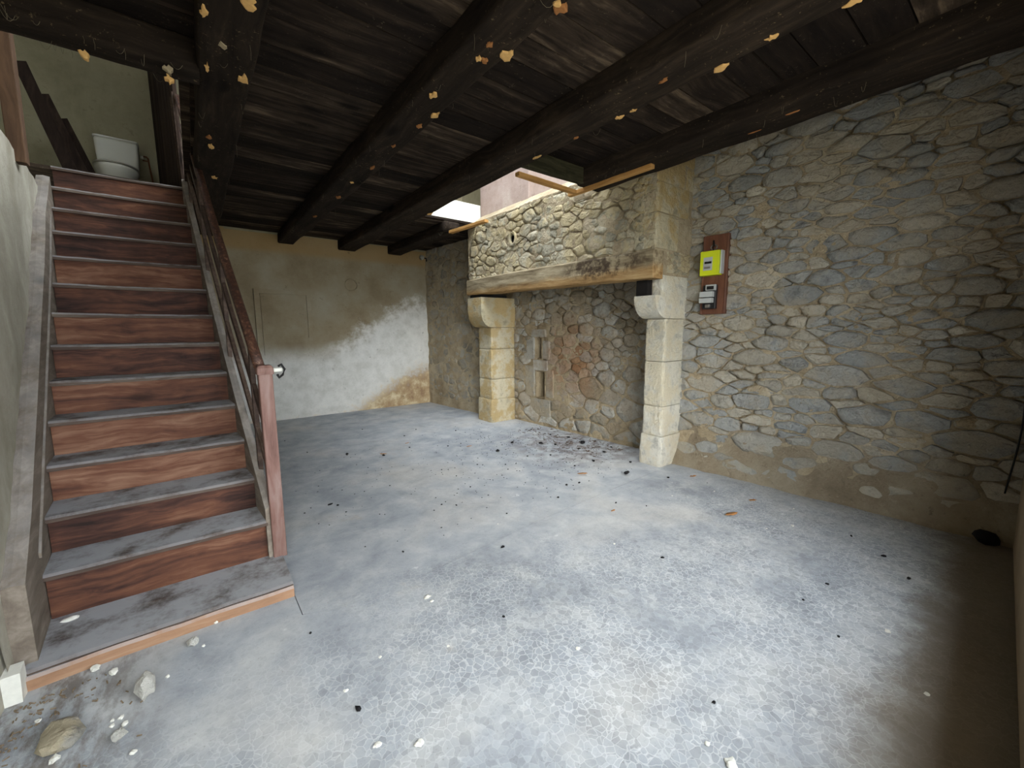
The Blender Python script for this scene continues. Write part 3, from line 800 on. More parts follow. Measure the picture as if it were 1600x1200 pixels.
for s, z in ((1.0, 3.178), (1.03, 3.186), (1.03, 3.196), (1.0, 3.202), (.0001, 3.206)):
    rings.append([(-.54 + .19 * s * math.cos(t), 6.61 + .245 * s * math.sin(t), z) for t in np.linspace(0, 2 * math.pi, 28, endpoint=False)])
v, f = loft(rings); fix_normals(mesh('seat_lid', v, f, M_PORCG, tl, True))
mesh('hinge_block', *box_geo((-.60, 6.82, 3.17), (-.48, 6.86, 3.215)), M_PORC, tl)
wp = empty('water_pipe', (-.24, 7.0, 2.765), 'thin brown water pipe running down beside the toilet cistern', 'pipe')
mesh('supply_pipe', *tube([(-.325, 6.99, 3.49), (-.285, 6.99, 3.49), (-.272, 6.99, 3.475), (-.268, 6.99, 3.40), (-.235, 6.99, 3.0), (-.225, 6.99, 2.765)], .009, 8), M_PIPE, wp, True)
mesh('overflow_pipe', *tube([(-.325, 6.985, 3.44), (-.27, 6.985, 3.44)], .008, 8), M_PIPE, wp, True)
mesh('stop_valve', *tube([(-.343, 6.985, 3.475), (-.315, 6.985, 3.475)], .02, 10), M_PORC, wp, True)

# ------------------------------------------------------------------ staircase
NY = [2.571, 2.802, 3.033, 3.264, 3.494, 3.725, 3.955, 4.184, 4.412, 4.641, 4.869, 5.098, 5.327]
NZ_ = [.295, .483, .675, .871, 1.070, 1.274, 1.481, 1.691, 1.904, 2.118, 2.333, 2.545, 2.765]
NL = [-.617, -.636, -.655, -.673, -.691, -.708, -.725, -.743, -.763, -.784, -.807, -.830, -.853]
NR = [.226, .208, .190, .171, .153, .135, .118, .102, .085, .069, .053, .037, .020]
stair = empty('staircase', (-.2, 3.6, 0), 'steep red-brown wooden staircase with worn dusty treads and a side handrail', 'staircase')
zprev, yprev = .07, 2.27
# bottom platform step
def worn_plank(name, xl, xr, y0, y1, z0, z1, mat, seed, sag=.006, nose=.012, dxl=0, dxr=0):
    rings = []
    N = 14
    for s in range(N + 1):
        f = s / N; x = xl + (xr - xl) * f
        q = -sag * math.sin(math.pi * f) * (.6 + .4 * nz((x, seed, 0), 3)) + .003 * nz((x, seed, 0), 9)
        e = .006 * nz((x, seed, 5), 4) + (-.008 * math.sin(math.pi * f))
        X1 = x + dxl * (1 - f) + dxr * f
        rings.append([(x, y0 - e, z0), (x, y0 - e, z1 - nose + q), (x, y0 - e + nose * .7, z1 + q), (X1, y1, z1 + q * .3), (X1, y1, z0)])
    v, f = loft(rings); return fix_normals(mesh(name, v, f, mat, stair))
worn_plank('base_tread', -.625, .295, 2.235, 2.62, .045, .075, M_TREAD, 60, .002)
worn_plank('base_board', -.615, .295, 2.225, 2.252, 0.0, .055, M_BASEB, 61, .0)
for k in range(13):
    y, z, xl, xr = NY[k], NZ_[k], NL[k], NR[k]
    zp = .07 if k == 0 else NZ_[k - 1]
    # riser under this tread's nosing
    v, f = bar((xl + .002, y + .038, (zp + z - .03) / 2), (xr + .01, y + .038, (zp + z - .03) / 2), .022, z - .028 - zp, .002, segs=6, rough=.0015, seed=k)
    fix_normals(mesh('riser', v, f, M_RISER, stair))
    if k < 12:
        worn_plank('tread', xl, xr + .012, y, NY[k + 1] + .045, z - .030, z, M_TREAD, k, dxl=NL[k + 1] - NL[k], dxr=NR[k + 1] - NR[k])
worn_plank('landing_nosing', NL[12], NR[12] + .01, NY[12], NY[12] + .2, NZ_[12] - .03, NZ_[12], M_TREAD, 77)

def string_board(name, side, lo, hi, th, mat, ks=range(-1, 13)):
    rings = []
    for k in ks:
        if k < 0: y, z, x = (2.29, .10, NL[0] + .022) if side < 0 else (2.46, .20, NR[0] + .010)
        else: y, z, x = NY[k], NZ_[k], (NL[k] if side < 0 else NR[k])
        zb = max(.02, z - lo); zt = z + hi * (1 if k < 9 or side > 0 else max(.15, (12 - k) / 4)) + .006 * nz((0, y, 0), 4, side)
        x0, x1 = (x - th, x + .001) if side < 0 else (x + .004, x + .004 + th)
        rings.append([(x0, y, zb), (x1, y, zb), (x1, y, zt - .006), ((x0 + x1) / 2, y, zt), (x0, y, zt - .006)])
    v, f = loft(rings); return fix_normals(mesh(name, v, f, mat, stair))
ls = string_board('left_string', -1, .25, .30, .075, M_STRING, range(-1, 12))
rings = []
for k in range(0, 10):
    x, y, z = NL[k], NY[k], NZ_[k]
    rings.append([(x, y, z + .085), (x + .010, y, z + .085), (x + .010, y, z + .108), (x, y, z + .108)])
v, f = loft(rings); fix_normals(mesh('string_moulding', v, f, M_STRING, ls))
string_board('right_string', 1, .22, .075, .042, M_STRING, range(0, 13))
# newel post with cap and the white latch on its far side
nv_, nf = loft([[(.285 + a * w, 2.585 + b * w, z) for a, b in rrect(.034, .034, .006, 2)] for z, w in ((.07, 1.0), (.20, 1.0), (1.10, 1.0), (1.125, 1.0))])
nw = fix_normals(mesh('newel_post', nv_, nf, M_NEWEL, stair))
cv, cf = loft([[(.285 + a * w, 2.585 + b * w, z) for a, b in rrect(.034, .034, .006, 2)] for z, w in ((1.12, 1.16), (1.135, 1.2), (1.155, 1.16), (1.168, .9))])
fix_normals(mesh('newel_cap', cv, cf, M_NEWEL, nw))
mesh('white_peg', *join_geo(tube([(.31, 2.62, 1.135), (.375, 2.64, 1.135)], .013, 8)), M_CHIP, nw, True)
mesh('hook', *tube([(.36, 2.638, 1.155 + .0), (.375, 2.64, 1.165), (.392, 2.645, 1.135), (.38, 2.642, 1.105), (.36, 2.636, 1.09), (.352, 2.634, 1.11)], .007, 6), M_RUBBER, nw, True)
SL = Vector((NR[12] - NR[0], NY[12] - NY[0], NZ_[12] - NZ_[0])) / (NY[12] - NY[0])
P0 = Vector((.268, 2.60, 1.150))
def rail_pts(dz, y1, n=12, x=0.0, y0=2.60):
    out = []
    for k in range(n + 1):
        y = y0 + (y1 - y0) * k / n
        xi = np.interp(y, NY, NR); zi = np.interp(y, NY, NZ_)
        out.append((xi + .040 + x, y, zi + dz))
    return out
hp = rail_pts(.845, 5.5, 24)
rings = []
for i, p in enumerate(hp):
    t = (Vector(hp[min(i + 1, 24)]) - Vector(hp[max(i - 1, 0)])).normalized(); s = t.cross(Vector((0, 0, 1))).normalized(); q = s.cross(t)
    rings.append([Vector(p) + s * a + q * b for a, b in rrect(.026, .024, .018, 3)])
v, f = loft(rings); fix_normals(mesh('handrail', v, f, M_RAIL, stair, True))
for dz in (.30, .56):
    pts = rail_pts(dz, 5.32, 12)
    gs = []
    rings = [[(p[0] - .010, p[1], p[2] - .03), (p[0] + .010, p[1], p[2] - .03), (p[0] + .010, p[1], p[2] + .03), (p[0] - .010, p[1], p[2] + .03)] for p in pts]
    v, f = loft(rings); fix_normals(mesh('middle_rail', v, f, M_DARKRAIL, stair))
for y in (2.80, 3.55, 4.30, 5.05):
    x = np.interp(y, NY, NR) + .040; z = np.interp(y, NY, NZ_)
    v, f = bar((x, y, z + .05), (x, y, z + .835), .026, .045, .003, up=(0, 1, 0)); fix_normals(mesh('baluster', v, f, M_DARKRAIL, stair))
for y, x in ((5.42, .045), (5.55, .03)):
    v, f = bar((x, y, 2.765), (x - .01, y, 3.66), .035, .035, .003, up=(0, 1, 0)); fix_normals(mesh('landing_post', v, f, M_DARKRAIL, stair))
# chip of plaster lying on the bottom step
v, f = blob((-.545, 2.535, .083), .030, .014, .009, 3, .3); tag(mesh('plaster_flake', v, f, M_CHIP), 'white plaster flake on the bottom stair step', 'plaster chip')

# ------------------------------------------------------------------ fireplace
fp = empty('fireplace', (3.6, 3.7, 0), 'large rustic stone fireplace with oak lintel and rubble hood', 'fireplace')
# fireback
def fbx(y): return 3.93 - (y - 2.4) * .052
NICHES = [(4.215, 4.40, .39, .77), (4.28, 4.42, .95, 1.24)]
def fb(y, z, h=0.0):
    p = Vector((fbx(y), y, z)); return Vector((p.x - h - .014 * nz(p, 2.2, 12), y, z))
def fb_rough(y, z): return fb(y, z, mortar_rough((1, y, z)))
def r_fb(u, v, r): return r.choice((.10, .14, .18)) if v < .8 else r.choice((.05, .08, .11, .13))
BF = (.05, 2.72, .02, 1.95)
SF = pack(BF, 1.4, r_fb, random.Random(21))
fys = sorted(set([round(a, 4) for a in np.arange(-.10, 2.81, .018)] + [round(5.0 - a, 4) for q in NICHES for a in q[:2]])); fzs = sorted(set([round(a, 4) for a in np.arange(-.05, 1.98, .018)] + [a for q in NICHES for a in q[2:]]))
fbk = mortar_face('fireback', SF, 1.4, fys, fzs, lambda u, v, h: fb(5.0 - u, v, h), fp, M_MORTAR_SOOT, 7.7, .02, keep=lambda u, z: not any(a < 5.0 - u < b and c < z < d for a, b, c, d in NICHES))
mesh('fireback_upper', *box_geo((3.80, 2.2, 1.95), (3.98, 5.1, 2.84)), M_SOOT, fp)
for a, b, c, d in NICHES:
    x0 = fbx((a + b) / 2) - .012; x1 = x0 + .30
    mesh('niche', [(x0, a, c), (x0, b, c), (x0, b, d), (x0, a, d), (x1, a, c), (x1, b, c), (x1, b, d), (x1, a, d)],
         [(0, 1, 5, 4), (1, 2, 6, 5), (2, 3, 7, 6), (3, 0, 4, 7), (4, 5, 6, 7)], M_MORTAR_SOOT, fbk)
def place_fb(u, v, h): return fb(5.0 - u, v, h)
def in_niche(poly):
    y0, y1 = 5.0 - max(p[0] for p in poly), 5.0 - min(p[0] for p in poly); z0, z1 = min(p[1] for p in poly), max(p[1] for p in poly)
    return any(y0 < b + .03 and y1 > a - .03 and z0 < d + .03 and z1 > c - .03 for a, b, c, d in NICHES)
lay(BF, 1.4, r_fb, 21, place_fb, M_STONE_BACK, fbk, h=(.004, .022), gap=.004, phole=in_niche, S=SF)
# dressed surrounds of the niches
def ashlar(parent, name, lo, hi, mat, seed, amp=.006, b=.012):
    c = [(lo[i] + hi[i]) / 2 for i in range(3)]; s = [(hi[i] - lo[i]) / 2 for i in range(3)]
    rings = []
    for z, w in ((lo[2], .97), (lo[2] + b, 1), (c[2], 1), (hi[2] - b, 1), (hi[2], .97)):
        ring = []
        for a, e in rrect(s[0], s[1], min(b, s[0], s[1]) * .99, 2):
            p = Vector((c[0] + a * w, c[1] + e * w, z)); d = amp * nz(p, 6, seed) + amp * .6 * nz(p, 15, seed)
            ring.append(p + Vector((a, e, 0)).normalized() * d)
        rings.append(ring)
    v, f = loft(rings); return fix_normals(mesh(name, v, f, mat, parent))
for i, (y0, y1, z0, z1) in enumerate(((4.42, 4.62, .40, .84), (4.05, 4.195, .42, .80), (4.10, 4.55, .14, .375), (4.16, 4.46, .785, .93), (4.43, 4.60, .94, 1.25), (4.13, 4.265, .95, 1.20), (4.20, 4.5, 1.255, 1.36))):
    x = fbx((y0 + y1) / 2); ashlar(fbk, 'niche_block', (x - .022, y0, z0), (x + .05, y1, z1), M_STONE_ALC if i in (0, 2) else M_STONE_BACK, i)

def pillar(name, x0, x1, y0, y1, zsh, ztop, cx, mat, label, seed, bsx=.02):
    """jamb: base block, shaft in courses with a chamfered arris, quarter-round corbel"""
    p = empty(name, ((x0 + x1) / 2, (y0 + y1) / 2, 0), parent=fp); p['label'] = label
    ashlar(p, 'base_block', (x0 - bsx, y0 - .015, -.02), (x1, y1 + .015, .30 + .04 * (seed % 2)), mat, seed, .008, .03)
    z = .30 + .04 * (seed % 2); k = 0
    for h in (.30, .44, .40):
        z1 = min(z + h, zsh)
        if k == 2: z1 = zsh
        ashlar(p, 'shaft_block', (x0, y0, z + .003), (x1, y1, z1 - .003), mat, seed + k * 3 + 1, .005, .022); z = z1; k += 1
    # corbel: profile in x-z swept along y
    pr = [(x1, zsh + .002)]; r = x0 - cx
    zq = min(ztop - .02, zsh + .2)
    for a in np.linspace(0, 90, 7):
        pr.append((x0 - r * math.sin(math.radians(a)), zsh + .002 + (zq - zsh) * (1 - math.cos(math.radians(a)))))
    pr += [(cx, ztop), (x1, ztop)]
    rings = [[(a, y, b) for a, b in pr] for y in (y0 - .006, y0 + .01, y1 - .01, y1 + .006)]
    v, f = loft(rings); fix_normals(mesh('corbel', v, f, mat, p))
    return p
pr_ = pillar('pillar', 3.53, 3.93, 2.205, 2.425, 1.45, 1.66, 3.34, M_DRESSED, 'pale limestone right jamb of the hearth with quarter-round corbel', 2)
pl_ = pillar('pillar', 3.37, 3.80, 4.86, 5.20, 1.39, 1.81, 3.20, M_DRESSED_L, 'yellowed limestone left jamb of the hearth with quarter-round corbel', 5)
# tall pale block above the right corbel, and a black block standing for the dark gap beside it
ashlar(pr_, 'bearing_block', (3.42, 2.19, 1.655), (3.93, 2.30, 1.86), M_DRESSED, 31)
ashlar(pr_, 'dark_gap_block', (3.36, 2.30, 1.655), (3.90, 2.43, 1.83), M_SOOT, 32)
ashlar(pl_, 'dark_gap_block', (3.24, 4.92, 1.805), (3.70, 5.215, 1.858), M_SOOT, 33)  # black block for the dark gap under the lintel's left end
# lintel: one long oak timber, slightly sloping and worn
N = 40; rings = []
for k in range(N + 1):
    f = k / N; y = 2.165 + (5.27 - 2.165) * f
    zb = 1.800 + .058 * f + .006 * nz((y, 0, 0), 1.6, 2); zt = 2.045 + .058 * f + .010 * nz((y, 0, 0), 2.2, 7) - .05 * max(0, f - .6) * 1.2
    x0 = 3.225 + .008 * nz((y, 1, 0), 2, 3)
    ring = []
    for a, e in ((x0 + .010, zb), (x0, zb + .014), (x0 - .003 + .007 * nz((y, 3, 1), 5), zb + (zt - zb) * .38), (x0 + .008 * nz((y, 4, 1), 5), zb + (zt - zb) * .62), (x0, zt - .016), (x0 + .014, zt), (3.385, zt), (3.385, zb)):
        ring.append((a, y, e))
    rings.append(ring)
v, f = loft(rings); lt = fix_normals(mesh('lintel', v, f, M_LINTEL, fp)); lt['label'] = 'weathered oak lintel with a charred patch'
# hood: front and near side faces of rubble
def hood_f(u, z, h=0.0):                      # u along +y from the near corner
    y = 2.18 + u; p = Vector((3.27, y, z)); return Vector((3.268 - h - .012 * nz(p, 2.2, 30), y, z))
hood = empty('hood', (3.5, 3.7, 2.0), parent=fp); hood['label'] = 'rubble chimney hood above the lintel'
us = list(np.arange(0, 3.09, .033)) + [3.09]; hz = list(np.arange(1.98, 2.86, .033))
HT = lambda u: 2.80
HOLE = (4.207 - 2.18, 2.488)
def r_hd(u, v, r): return r.choice((.06, .09, .12, .15))
BH = (.10, 3.07, 2.06, 2.83)
SH = pack(BH, 1.75, r_hd, random.Random(33))
us = list(np.arange(0, 3.09, .015)) + [3.09]; hz = list(np.arange(1.98, 2.85, .015))
hf = mortar_face('front_face', SH, 1.75, us, hz, hood_f, hood, M_MORTAR, 9.1, -.05, keep=lambda u, z: not ((u - HOLE[0]) ** 2 + (z - HOLE[1]) ** 2 < .05 ** 2))
mesh('ledge', [(3.268, 2.18, 2.835), (3.268, 5.27, 2.835), (3.52, 5.27, 3.02), (3.52, 2.18, 3.02)], [(0, 1, 2, 3)], M_MORTAR, hood)
mesh('inner_lining', [(3.40, 2.25, 1.97), (3.40, 5.2, 1.97), (3.40, 5.2, 2.84), (3.40, 2.25, 2.84)], [(0, 1, 2, 3)], M_SOOT, hood)
lay(BH, 1.75, r_hd, 33, lambda u, v, h: hood_f(u, v, h), M_STONE_HOOD, hf, h=(.003, .018), gap=.004, S=SH,
    hole=lambda u, v: (u - HOLE[0]) ** 2 + (v - HOLE[1]) ** 2 < .09 ** 2)
def hood_s(x, z, h=0.0):
    p = Vector((x, 2.18, z)); return Vector((x, 2.178 - h - .010 * nz(p, 3, 40) - .006 * nz(p, 9, 41), z))
hs = grid_wall('side_face', hood_s, list(np.arange(3.265, 3.96, .05)), list(np.arange(1.84, 3.09, .055)), M_MORTAR, None, hood)
hs2 = grid_wall('far_side_face', lambda x, z: Vector((x, 5.265 + .008 * nz((x, 0, z), 4, 3), z)), list(np.arange(3.265, 3.7, .05)), list(np.arange(1.84, 2.86, .055)), M_MORTAR, None, hood)
for i, (x0, x1, z0, z1, y0) in enumerate(((3.262, 3.63, 2.065, 2.36, 2.165), (3.262, 3.78, 2.37, 2.62, 2.16), (3.262, 3.70, 2.63, 2.86, 2.168), (3.72, 3.86, 2.63, 2.82, 2.17), (3.262, 3.60, 2.87, 3.03, 2.165), (3.61, 3.87, 2.83, 3.03, 2.17))):
    ashlar(hs, 'quoin', (x0, y0, z0), (x1, 2.40, z1), M_DRESSED_L, 50 + i, .007, .02)
lay((3.46, 3.86, 1.86, 2.06), 1.4, lambda u, v, r: r.choice((.03, .045)), 35, lambda u, v, h: hood_s(u, v, h), M_STONE_HOOD, hs, h=(.002, .012))
# old stove-pipe hole in the hood, with its mortar collar
ring = []
for s, dx in ((.052, .02), (.060, -.014), (.082, -.018), (.094, .012)):
    ring.append([(3.262 + dx + .004 * nz((t, s * 40, 0), 2), 4.207 + s * .8 * math.cos(t), 2.488 + s * math.sin(t) * 1.05) for t in np.linspace(0, 2 * math.pi, 18, endpoint=False)])
v, f = loft(ring, caps=False); fix_normals(mesh('pipe_collar', v, f, M_STONE_HOOD, hood))
v, f = loft([[(x, 4.207 + .052 * .8 * math.cos(t), 2.488 + .055 * math.sin(t)) for t in np.linspace(0, 2 * math.pi, 18, endpoint=False)] for x in (3.27, 3.39)], caps=False)
mesh('pipe_hole', v + [(3.39, 4.207, 2.488)], f + [(18 + i, 18 + (i + 1) % 18, 36) for i in range(18)], M_SOOT, hood)
# flue rising through the opening
flu = empty('flue', (3.9, 4.8, 2.95), parent=fp); flu['label'] = 'pinkish plastered flue rising through the ceiling opening'
def flue_f(u, z): p = Vector((3.52, u, z)); return Vector((3.52 + .014 * nz(p, 3, 50), u, z))
grid_wall('flue_front', flue_f, list(np.arange(4.19, 5.31, .08)) + [5.31], list(np.arange(2.98, 5.2, .1)), M_PINK, None, flu)
grid_wall('flue_side', lambda x, z: Vector((x, 4.19, z)), [3.52, 3.8, 4.3], [2.98, 4, 5.18], M_PINK, None, flu)
ashlar(flu, 'corner_block', (3.50, 4.18, 2.99), (3.60, 4.34, 3.6), M_PINK, 66)

# ------------------------------------------------------------------ electricity meter on the rubble wall
def onwall(y0, y1, z0, z1, h0, h1):
    P = [rw(y, z, h) for h in (h0, h1) for y, z in ((y0, z0), (y1, z0), (y1, z1), (y0, z1))]
    return P, [(0, 3, 2, 1), (4, 5, 6, 7), (0, 1, 5, 4), (1, 2, 6, 5), (2, 3, 7, 6), (3, 0, 4, 7)]
mb = empty('meter_panel', tuple(rw(1.925, 1.49)), 'brown wooden panel carrying a yellow electricity meter and a breaker', 'meter panel')
def wpart(name, y0, y1, z0, z1, h0, h1, mat, parent=mb, smooth=0.0):
    o = fix_normals(mesh(name, *onwall(y0, y1, z0, z1, h0, h1), mat, parent))
    md = o.modifiers.new('soft', 'BEVEL'); md.width = .004; md.segments = 2
    return o
wpart('back_board', 1.815, 2.035, 1.488, 2.20, -.02, .055, M_BOARD)
for y in (1.822, 2.028): wpart('edge_strip', y - .008, y + .008, 1.488, 2.20, .05, .062, M_BOARD)
me_ = wpart('meter', 1.858, 2.026, 1.835, 2.05, .055, .135, M_YEL); me_['label'] = 'yellow-green electricity meter with grey display window'
wpart('display_window', 1.915, 1.995, 1.878, 1.995, .135, .139, M_GREYP, me_)
wpart('display', 1.922, 1.984, 1.937, 1.957, .139, .142, M_LCD, me_)
wpart('data_plate', 1.930, 1.984, 1.892, 1.912, .139, .141, M_METAL, me_)
wpart('side_cover', 1.842, 1.857, 1.845, 2.05, .055, .12, M_GREYP, me_)
br = wpart('breaker', 1.885, 2.00, 1.535, 1.75, .055, .10, M_BLACKP); br['label'] = 'black circuit breaker with grey terminal covers'
wpart('terminal_cover', 1.880, 1.97, 1.700, 1.752, .10, .125, M_GREYP, br)
wpart('terminal_window', 1.895, 1.958, 1.708, 1.738, .125, .129, M_BLACKP, br)
wpart('terminal_cover', 1.895, 2.012, 1.640, 1.690, .10, .15, M_GREYP, br)
wpart('terminal_cover', 1.900, 2.014, 1.588, 1.632, .10, .15, M_GREYP, br)
wpart('switch_lever', 1.925, 1.965, 1.545, 1.575, .10, .13, M_METAL, br)
v, f = tube([rw(1.94, 2.09 + .022 * math.sin(t), .058) + TW * .028 * math.cos(t) for t in np.linspace(0, 2 * math.pi, 14)], .005, 6)
mesh('rosette', v, f, M_METAL, mb, True)
mesh('feed_wire', *tube([rw(1.935, 2.05, .09), rw(1.935, 2.10, .07), rw(1.945, 2.15, .06)], .007, 6), M_RUBBER, mb, True)

# cable down the near corner, black lump on the ledge of earth
tag(mesh('cable', *tube([rw(.055, z, .03 + .012 * math.sin(z * 7)) + Vector((0, .018 * math.sin(z * 5 + 1), 0)) for z in np.linspace(.30, 1.02, 12)], .0045, 6), M_RUBBER, None, True), 'thin black cable hanging down the near end of the rubble wall', 'cable')
q = rw(.12, .0, .20)
v, f = blob((q.x, q.y, .04), .05, .06, .045, 5, .35, flat=0.0); tag(fix_normals(mesh('charred_lump', v, f, M_CHAR, None, True)), 'black charred lump on the floor at the foot of the rubble wall', 'charred wood')
# porcelain clip on the back wall, by the corner
ck = empty('cable_clip', (3.38, 7.03, 2.62), 'small white porcelain clip high on the back wall by the corner', 'clip')
mesh('clip_body', *tube([(3.37, 7.05, 2.66), (3.37, 7.00, 2.66)], [.045, .035], 12), M_PORCG, ck, True)
mesh('clip_pin', *tube([(3.40, 7.04, 2.66), (3.43, 6.98, 2.64), (3.43, 6.975, 2.59)], .010, 6), M_CHAR, ck, True)

# ------------------------------------------------------------------ loose things on the floor
def lump(name, px, py, r, rz, mat, label, cat, group, seed, amp=.3, asp=1.0, sub=2, rot=0.0):
    q = at(px, py, 2, 0.0)
    z0 = .005 if q.x > .3 and q.y > 2.16 else 0.0
    v, f = blob((0, 0, 0), r * asp, r, rz, seed, amp * 1.7, min(sub, 2))
    lo = min(p[2] for p in v) * .85
    cr, sr = math.cos(rot), math.sin(rot)
    v = [(q.x + x * cr - y * sr, q.y + x * sr + y * cr, z0 + max(0.0, z - lo) * 1.0) for x, y, z in v]
    return tag(fix_normals(mesh(name, v, f, mat, None, False)), label, cat, group)
lump('limestone_rock', 229, 1088, .036, .050, M_ROCK, 'whitish squarish rock standing on the floor below the stairs', 'rock', None, 2, .22, .85)
lump('limestone_rock', 301, 1008, .022, .018, M_ROCK, 'small white rock just in front of the bottom step', 'rock', None, 4, .3)
lump('limestone_rock', 186, 1154, .020, .016, M_ROCK, 'small white rock between the squarish rock and the flat stone', 'rock', None, 6, .3)
lump('flat_stone', 98, 1160, .062, .032, M_ROCK2, 'big flat grey-beige stone lying at the lower left corner', 'rock', None, 8, .22, .95, 3, .2)
for i, (px, py, r) in enumerate(((150, 1048, .015), (178, 1052, .014), (338, 973, .010), (318, 1010, .006), (190, 1122, .008), (195, 1133, .009), (176, 1127, .006), (262, 1058, .007), (175, 1136, .007), (208, 1178, .009), (85, 1190, .014), (60, 1128, .008))):
    lump('pebble', px, py, r, r * .7, M_CHIP, 'small white pebble scattered on the floor by the stairs', 'pebble', 'white pebbles by the stairs', 20 + i, .35)
for i, (px, py, r) in enumerate(((668, 934, .014), (675, 940, .008), (655, 1163, .012), (590, 1165, .010), (903, 1014, .009), (594, 1027, .006), (1238, 822, .010), (1198, 826, .005), (1387, 987, .010), (1448, 1085, .008), (1105, 1163, .008), (1142, 1195, .016), (1116, 768, .007), (1085, 728, .010), (1050, 775, .006), (960, 850, .006), (700, 1010, .006), (540, 1080, .007), (1240, 795, .006), (778, 820, .005))):
    lump('plaster_crumb', px, py, r, r * .4, M_CHIP, 'small white plaster crumb on the open cement floor', 'plaster crumb', 'plaster crumbs on the floor', 50 + i, .4, 1.2)
# charcoal in front of the hearth
CH = [(979, 742, .030), (542, 711, .018), (599, 713, .016), (777, 706, .022), (800, 693, .020), (845, 694, .024), (911, 693, .030), (868, 696, .016), (944, 708, .018), (927, 722, .020), (985, 724, .014), (1044, 747, .012),
      (770, 660, .012), (786, 856, .014), (1035, 872, .010), (787, 964, .008), (885, 759, .012), (872, 779, .010), (713, 791, .008), (516, 790, .012), (528, 791, .010), (746, 727, .010), (712, 674, .010), (700, 698, .008), (632, 682, .010), (640, 700, .009),
      (824, 714, .010), (860, 712, .012), (690, 735, .007), (713, 745, .007), (735, 762, .007), (792, 804, .008), (630, 864, .008), (898, 729, .010), (905, 756, .012), (962, 786, .010), (1010, 791, .008), (720, 694, .007), (790, 727, .008), (830, 672, .010),
      (860, 680, .014), (888, 684, .016), (930, 690, .014), (955, 700, .012), (905, 702, .014), (875, 668, .012), (650, 672, .008), (566, 672, .008), (480, 708, .010), (445, 690, .008), (609, 760, .007), (690, 790, .007), (1330, 838, .008), (1105, 755, .006), (1255, 938, .007), (1292, 913, .007), (1310, 995, .006), (1115, 1098, .006), (560, 1110, .012), (485, 990, .007), (1380, 870, .010), (1420, 905, .009)]
CHL = {(979, 742): 'largest black charcoal lump, alone just left of the right hearth jamb', (911, 693): 'big charcoal lump in the ash heap under the fireback', (845, 694): 'charcoal lump at the left end of the ash heap',
       (777, 706): 'charcoal lump in front of the left part of the hearth', (800, 693): 'charcoal lump nearest to the left hearth jamb in the scatter', (542, 711): 'charcoal bit farthest left on the floor, towards the newel post',
       (599, 713): 'charcoal bit lying against the far orange leaf', (927, 722): 'charcoal lump just below the ash heap, above the tan leaf', (786, 856): 'single charcoal bit near the slab joint in the middle of the floor',
       (1035, 872): 'single charcoal bit on the bright floor below the right jamb', (787, 964): 'single charcoal bit in the crazed foreground below the slab joint', (1044, 747): 'charcoal bit just right of the largest charcoal lump',
       (560, 1110): 'elongated charcoal bit in the left foreground', (770, 660): 'charcoal bit at the foot of the left hearth jamb'}
for i, (px, py, r) in enumerate(CH):
    lump('charcoal_bit', px, py, r, r * .6, M_CHAR, CHL.get((px, py), 'small bit of black charcoal scattered on the cement floor'), 'charcoal', 'charcoal bits before the hearth', 200 + i, .45, RND.uniform(.7, 1.5), 1, RND.random() * 3)
# fine ash and crumbs, too small to count
gs = []
rr = random.Random(3)
while len(gs) < 620:
    a = rr.gauss(0, 1); b = rr.gauss(0, 1)
    x, yv = 3.05 + .55 * a, 3.35 + .75 * b
    if rr.random() < .35: x, yv = 2.1 + 1.0 * a, 3.0 + .9 * b
    if x > 3.75 or x < .5 or yv > 5 or yv < 2.3 or (x > 3.3 and (yv < 2.5 or yv > 4.8)): continue
    r = rr.uniform(.003, .008); z = .005; t = rr.random() * 6
    p = [(x + r * math.cos(t + k * 2.1) * rr.uniform(.6, 1.5), yv + r * math.sin(t + k * 2.1) * rr.uniform(.6, 1.5), z) for k in range(3)] + [(x, yv, z + r * .7)]
    gs.append((p, [(0, 1, 3), (1, 2, 3), (2, 0, 3), (0, 2, 1)]))
ash = join_geo(*gs)
# fan of broken twigs and earth under the fireback
gs = []
for k in range(150):
    x, yv = rr.uniform(3.25, 3.78), rr.uniform(2.75, 4.2); t = rr.random() * 3.1; L = rr.uniform(.01, .045)
    gs.append(tube([(x, yv, .01), (x + L * math.cos(t), yv + L * math.sin(t), .008 + rr.random() * .01)], rr.uniform(.0015, .0035), 4))
twg = join_geo(*gs); both = join_geo(ash, twg)
tag(mesh('hearth_litter', *both, None, None, False, [M_CHAR, M_POST], [0] * len(ash[1]) + [1] * len(twg[1])), 'fine black ash crumbs and brown twigs strewn over the floor before the hearth', 'ash', kind='stuff')
# earth and straw by the door
gs = []
for k in range(260):
    x, yv = -.62 + abs(rr.gauss(0, .13)), rr.uniform(1.55, 2.15); t = rr.random() * 3.1; L = rr.uniform(.004, .018)
    if abs(x + .45) < .12 and abs(yv - 1.85) < .14: continue
    gs.append(tube([(x, yv, .004), (x + L * math.cos(t), yv + L * math.sin(t), .003 + rr.random() * .004)], rr.uniform(.0015, .0035), 4))
tag(mesh('earth_litter', *join_geo(*gs), M_CRUMB), 'brown earth crumbs and bark by the doorway at the lower left', 'litter', kind='stuff')

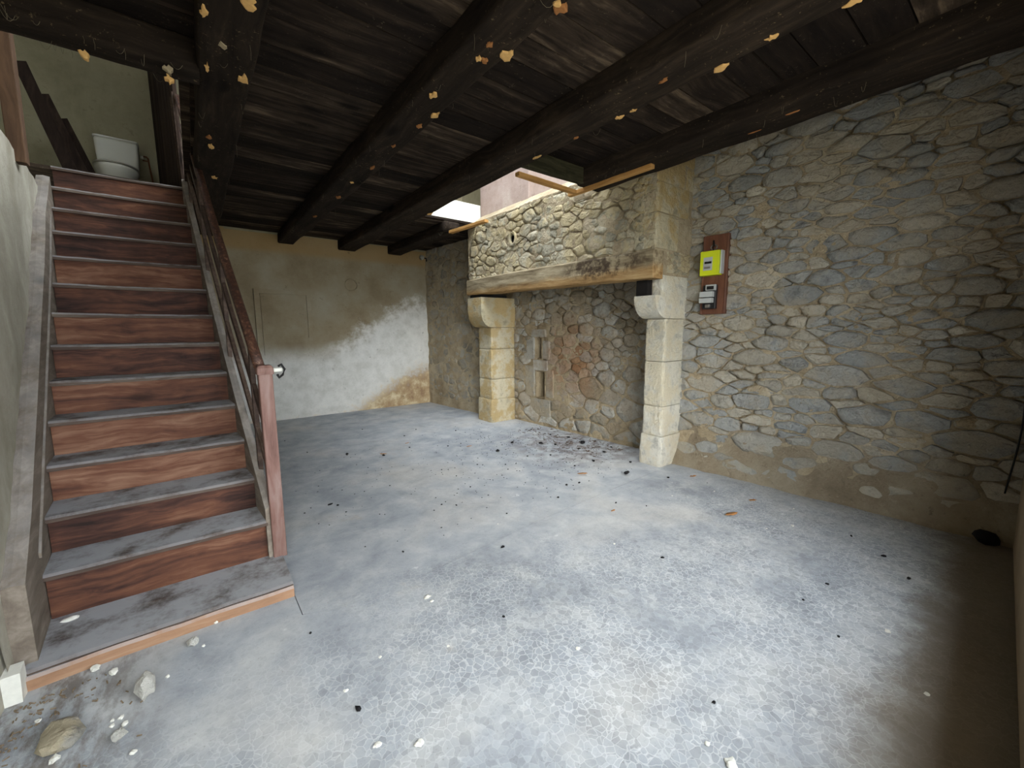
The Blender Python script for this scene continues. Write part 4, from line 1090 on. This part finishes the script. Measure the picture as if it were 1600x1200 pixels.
def leaf(px, py, s, label, rot, seed, group='dry leaves on the floor'):
    q = at(px, py, 2, 0.0); rr = random.Random(seed); K = 7; rot -= .65
    top, bot = [], []
    for k in range(K + 1):
        t = k / K; w = s * .42 * math.sin(math.pi * min(1, t * .95 + .03)) ** .8; c = (t - .5) * 2 * s
        lift = .003 + .5 * s * (t - .5) ** 2 + rr.uniform(0, .006)
        top.append([(c, w * rr.uniform(.8, 1.1), lift + .25 * w), (c, 0, lift), (c, -w * rr.uniform(.8, 1.1), lift + .3 * w)])
    cr, sr = math.cos(rot), math.sin(rot); V = []
    for dz in (0, .0012):
        for row in top:
            for x, y, z in row: V.append((q.x + x * cr - y * sr, q.y + x * sr + y * cr, .004 + z + dz))
    n = (K + 1) * 3; Fc = []
    for k in range(K):
        for j in range(2):
            a = k * 3 + j; Fc.append((a, a + 1, a + 4, a + 3)); Fc.append((n + a, n + a + 3, n + a + 4, n + a + 1))
    for k in range(K):
        Fc += [(k * 3, k * 3 + 3, n + k * 3 + 3, n + k * 3), (k * 3 + 2, n + k * 3 + 2, n + k * 3 + 5, k * 3 + 5)]
    return tag(mesh('dry_leaf', V, Fc, M_LEAF, None, True), label, 'leaf', group)
leaf(1143, 806, .055, 'largest dry orange leaf, alone on the open floor right of the hearth', .3, 1)
leaf(1176, 784, .035, 'small curled orange leaf beyond the largest leaf', .1, 2)
leaf(1103, 735, .045, 'dry orange leaf at the foot of the rubble wall', -.2, 3)
leaf(1083, 746, .035, 'dry brown leaf just right of the right jamb', .2, 4)
leaf(599, 711, .040, 'dry orange leaf far left on the floor, before the back wall', 0, 5)
leaf(733, 699, .035, 'dry brown leaf among the charcoal left of the hearth', .5, 6)
leaf(910, 742, .050, 'dry tan leaf in front of the hearth, left of the right jamb', .1, 7)
leaf(958, 800, .025, 'tiny tan leaf on the floor below the hearth', .8, 8)
leaf(636, 694, .03, 'tiny orange leaf beside a charcoal bit before the back wall', 1.0, 9)

for o in bpy.data.objects:
    if '_w' in o: del o['_w']
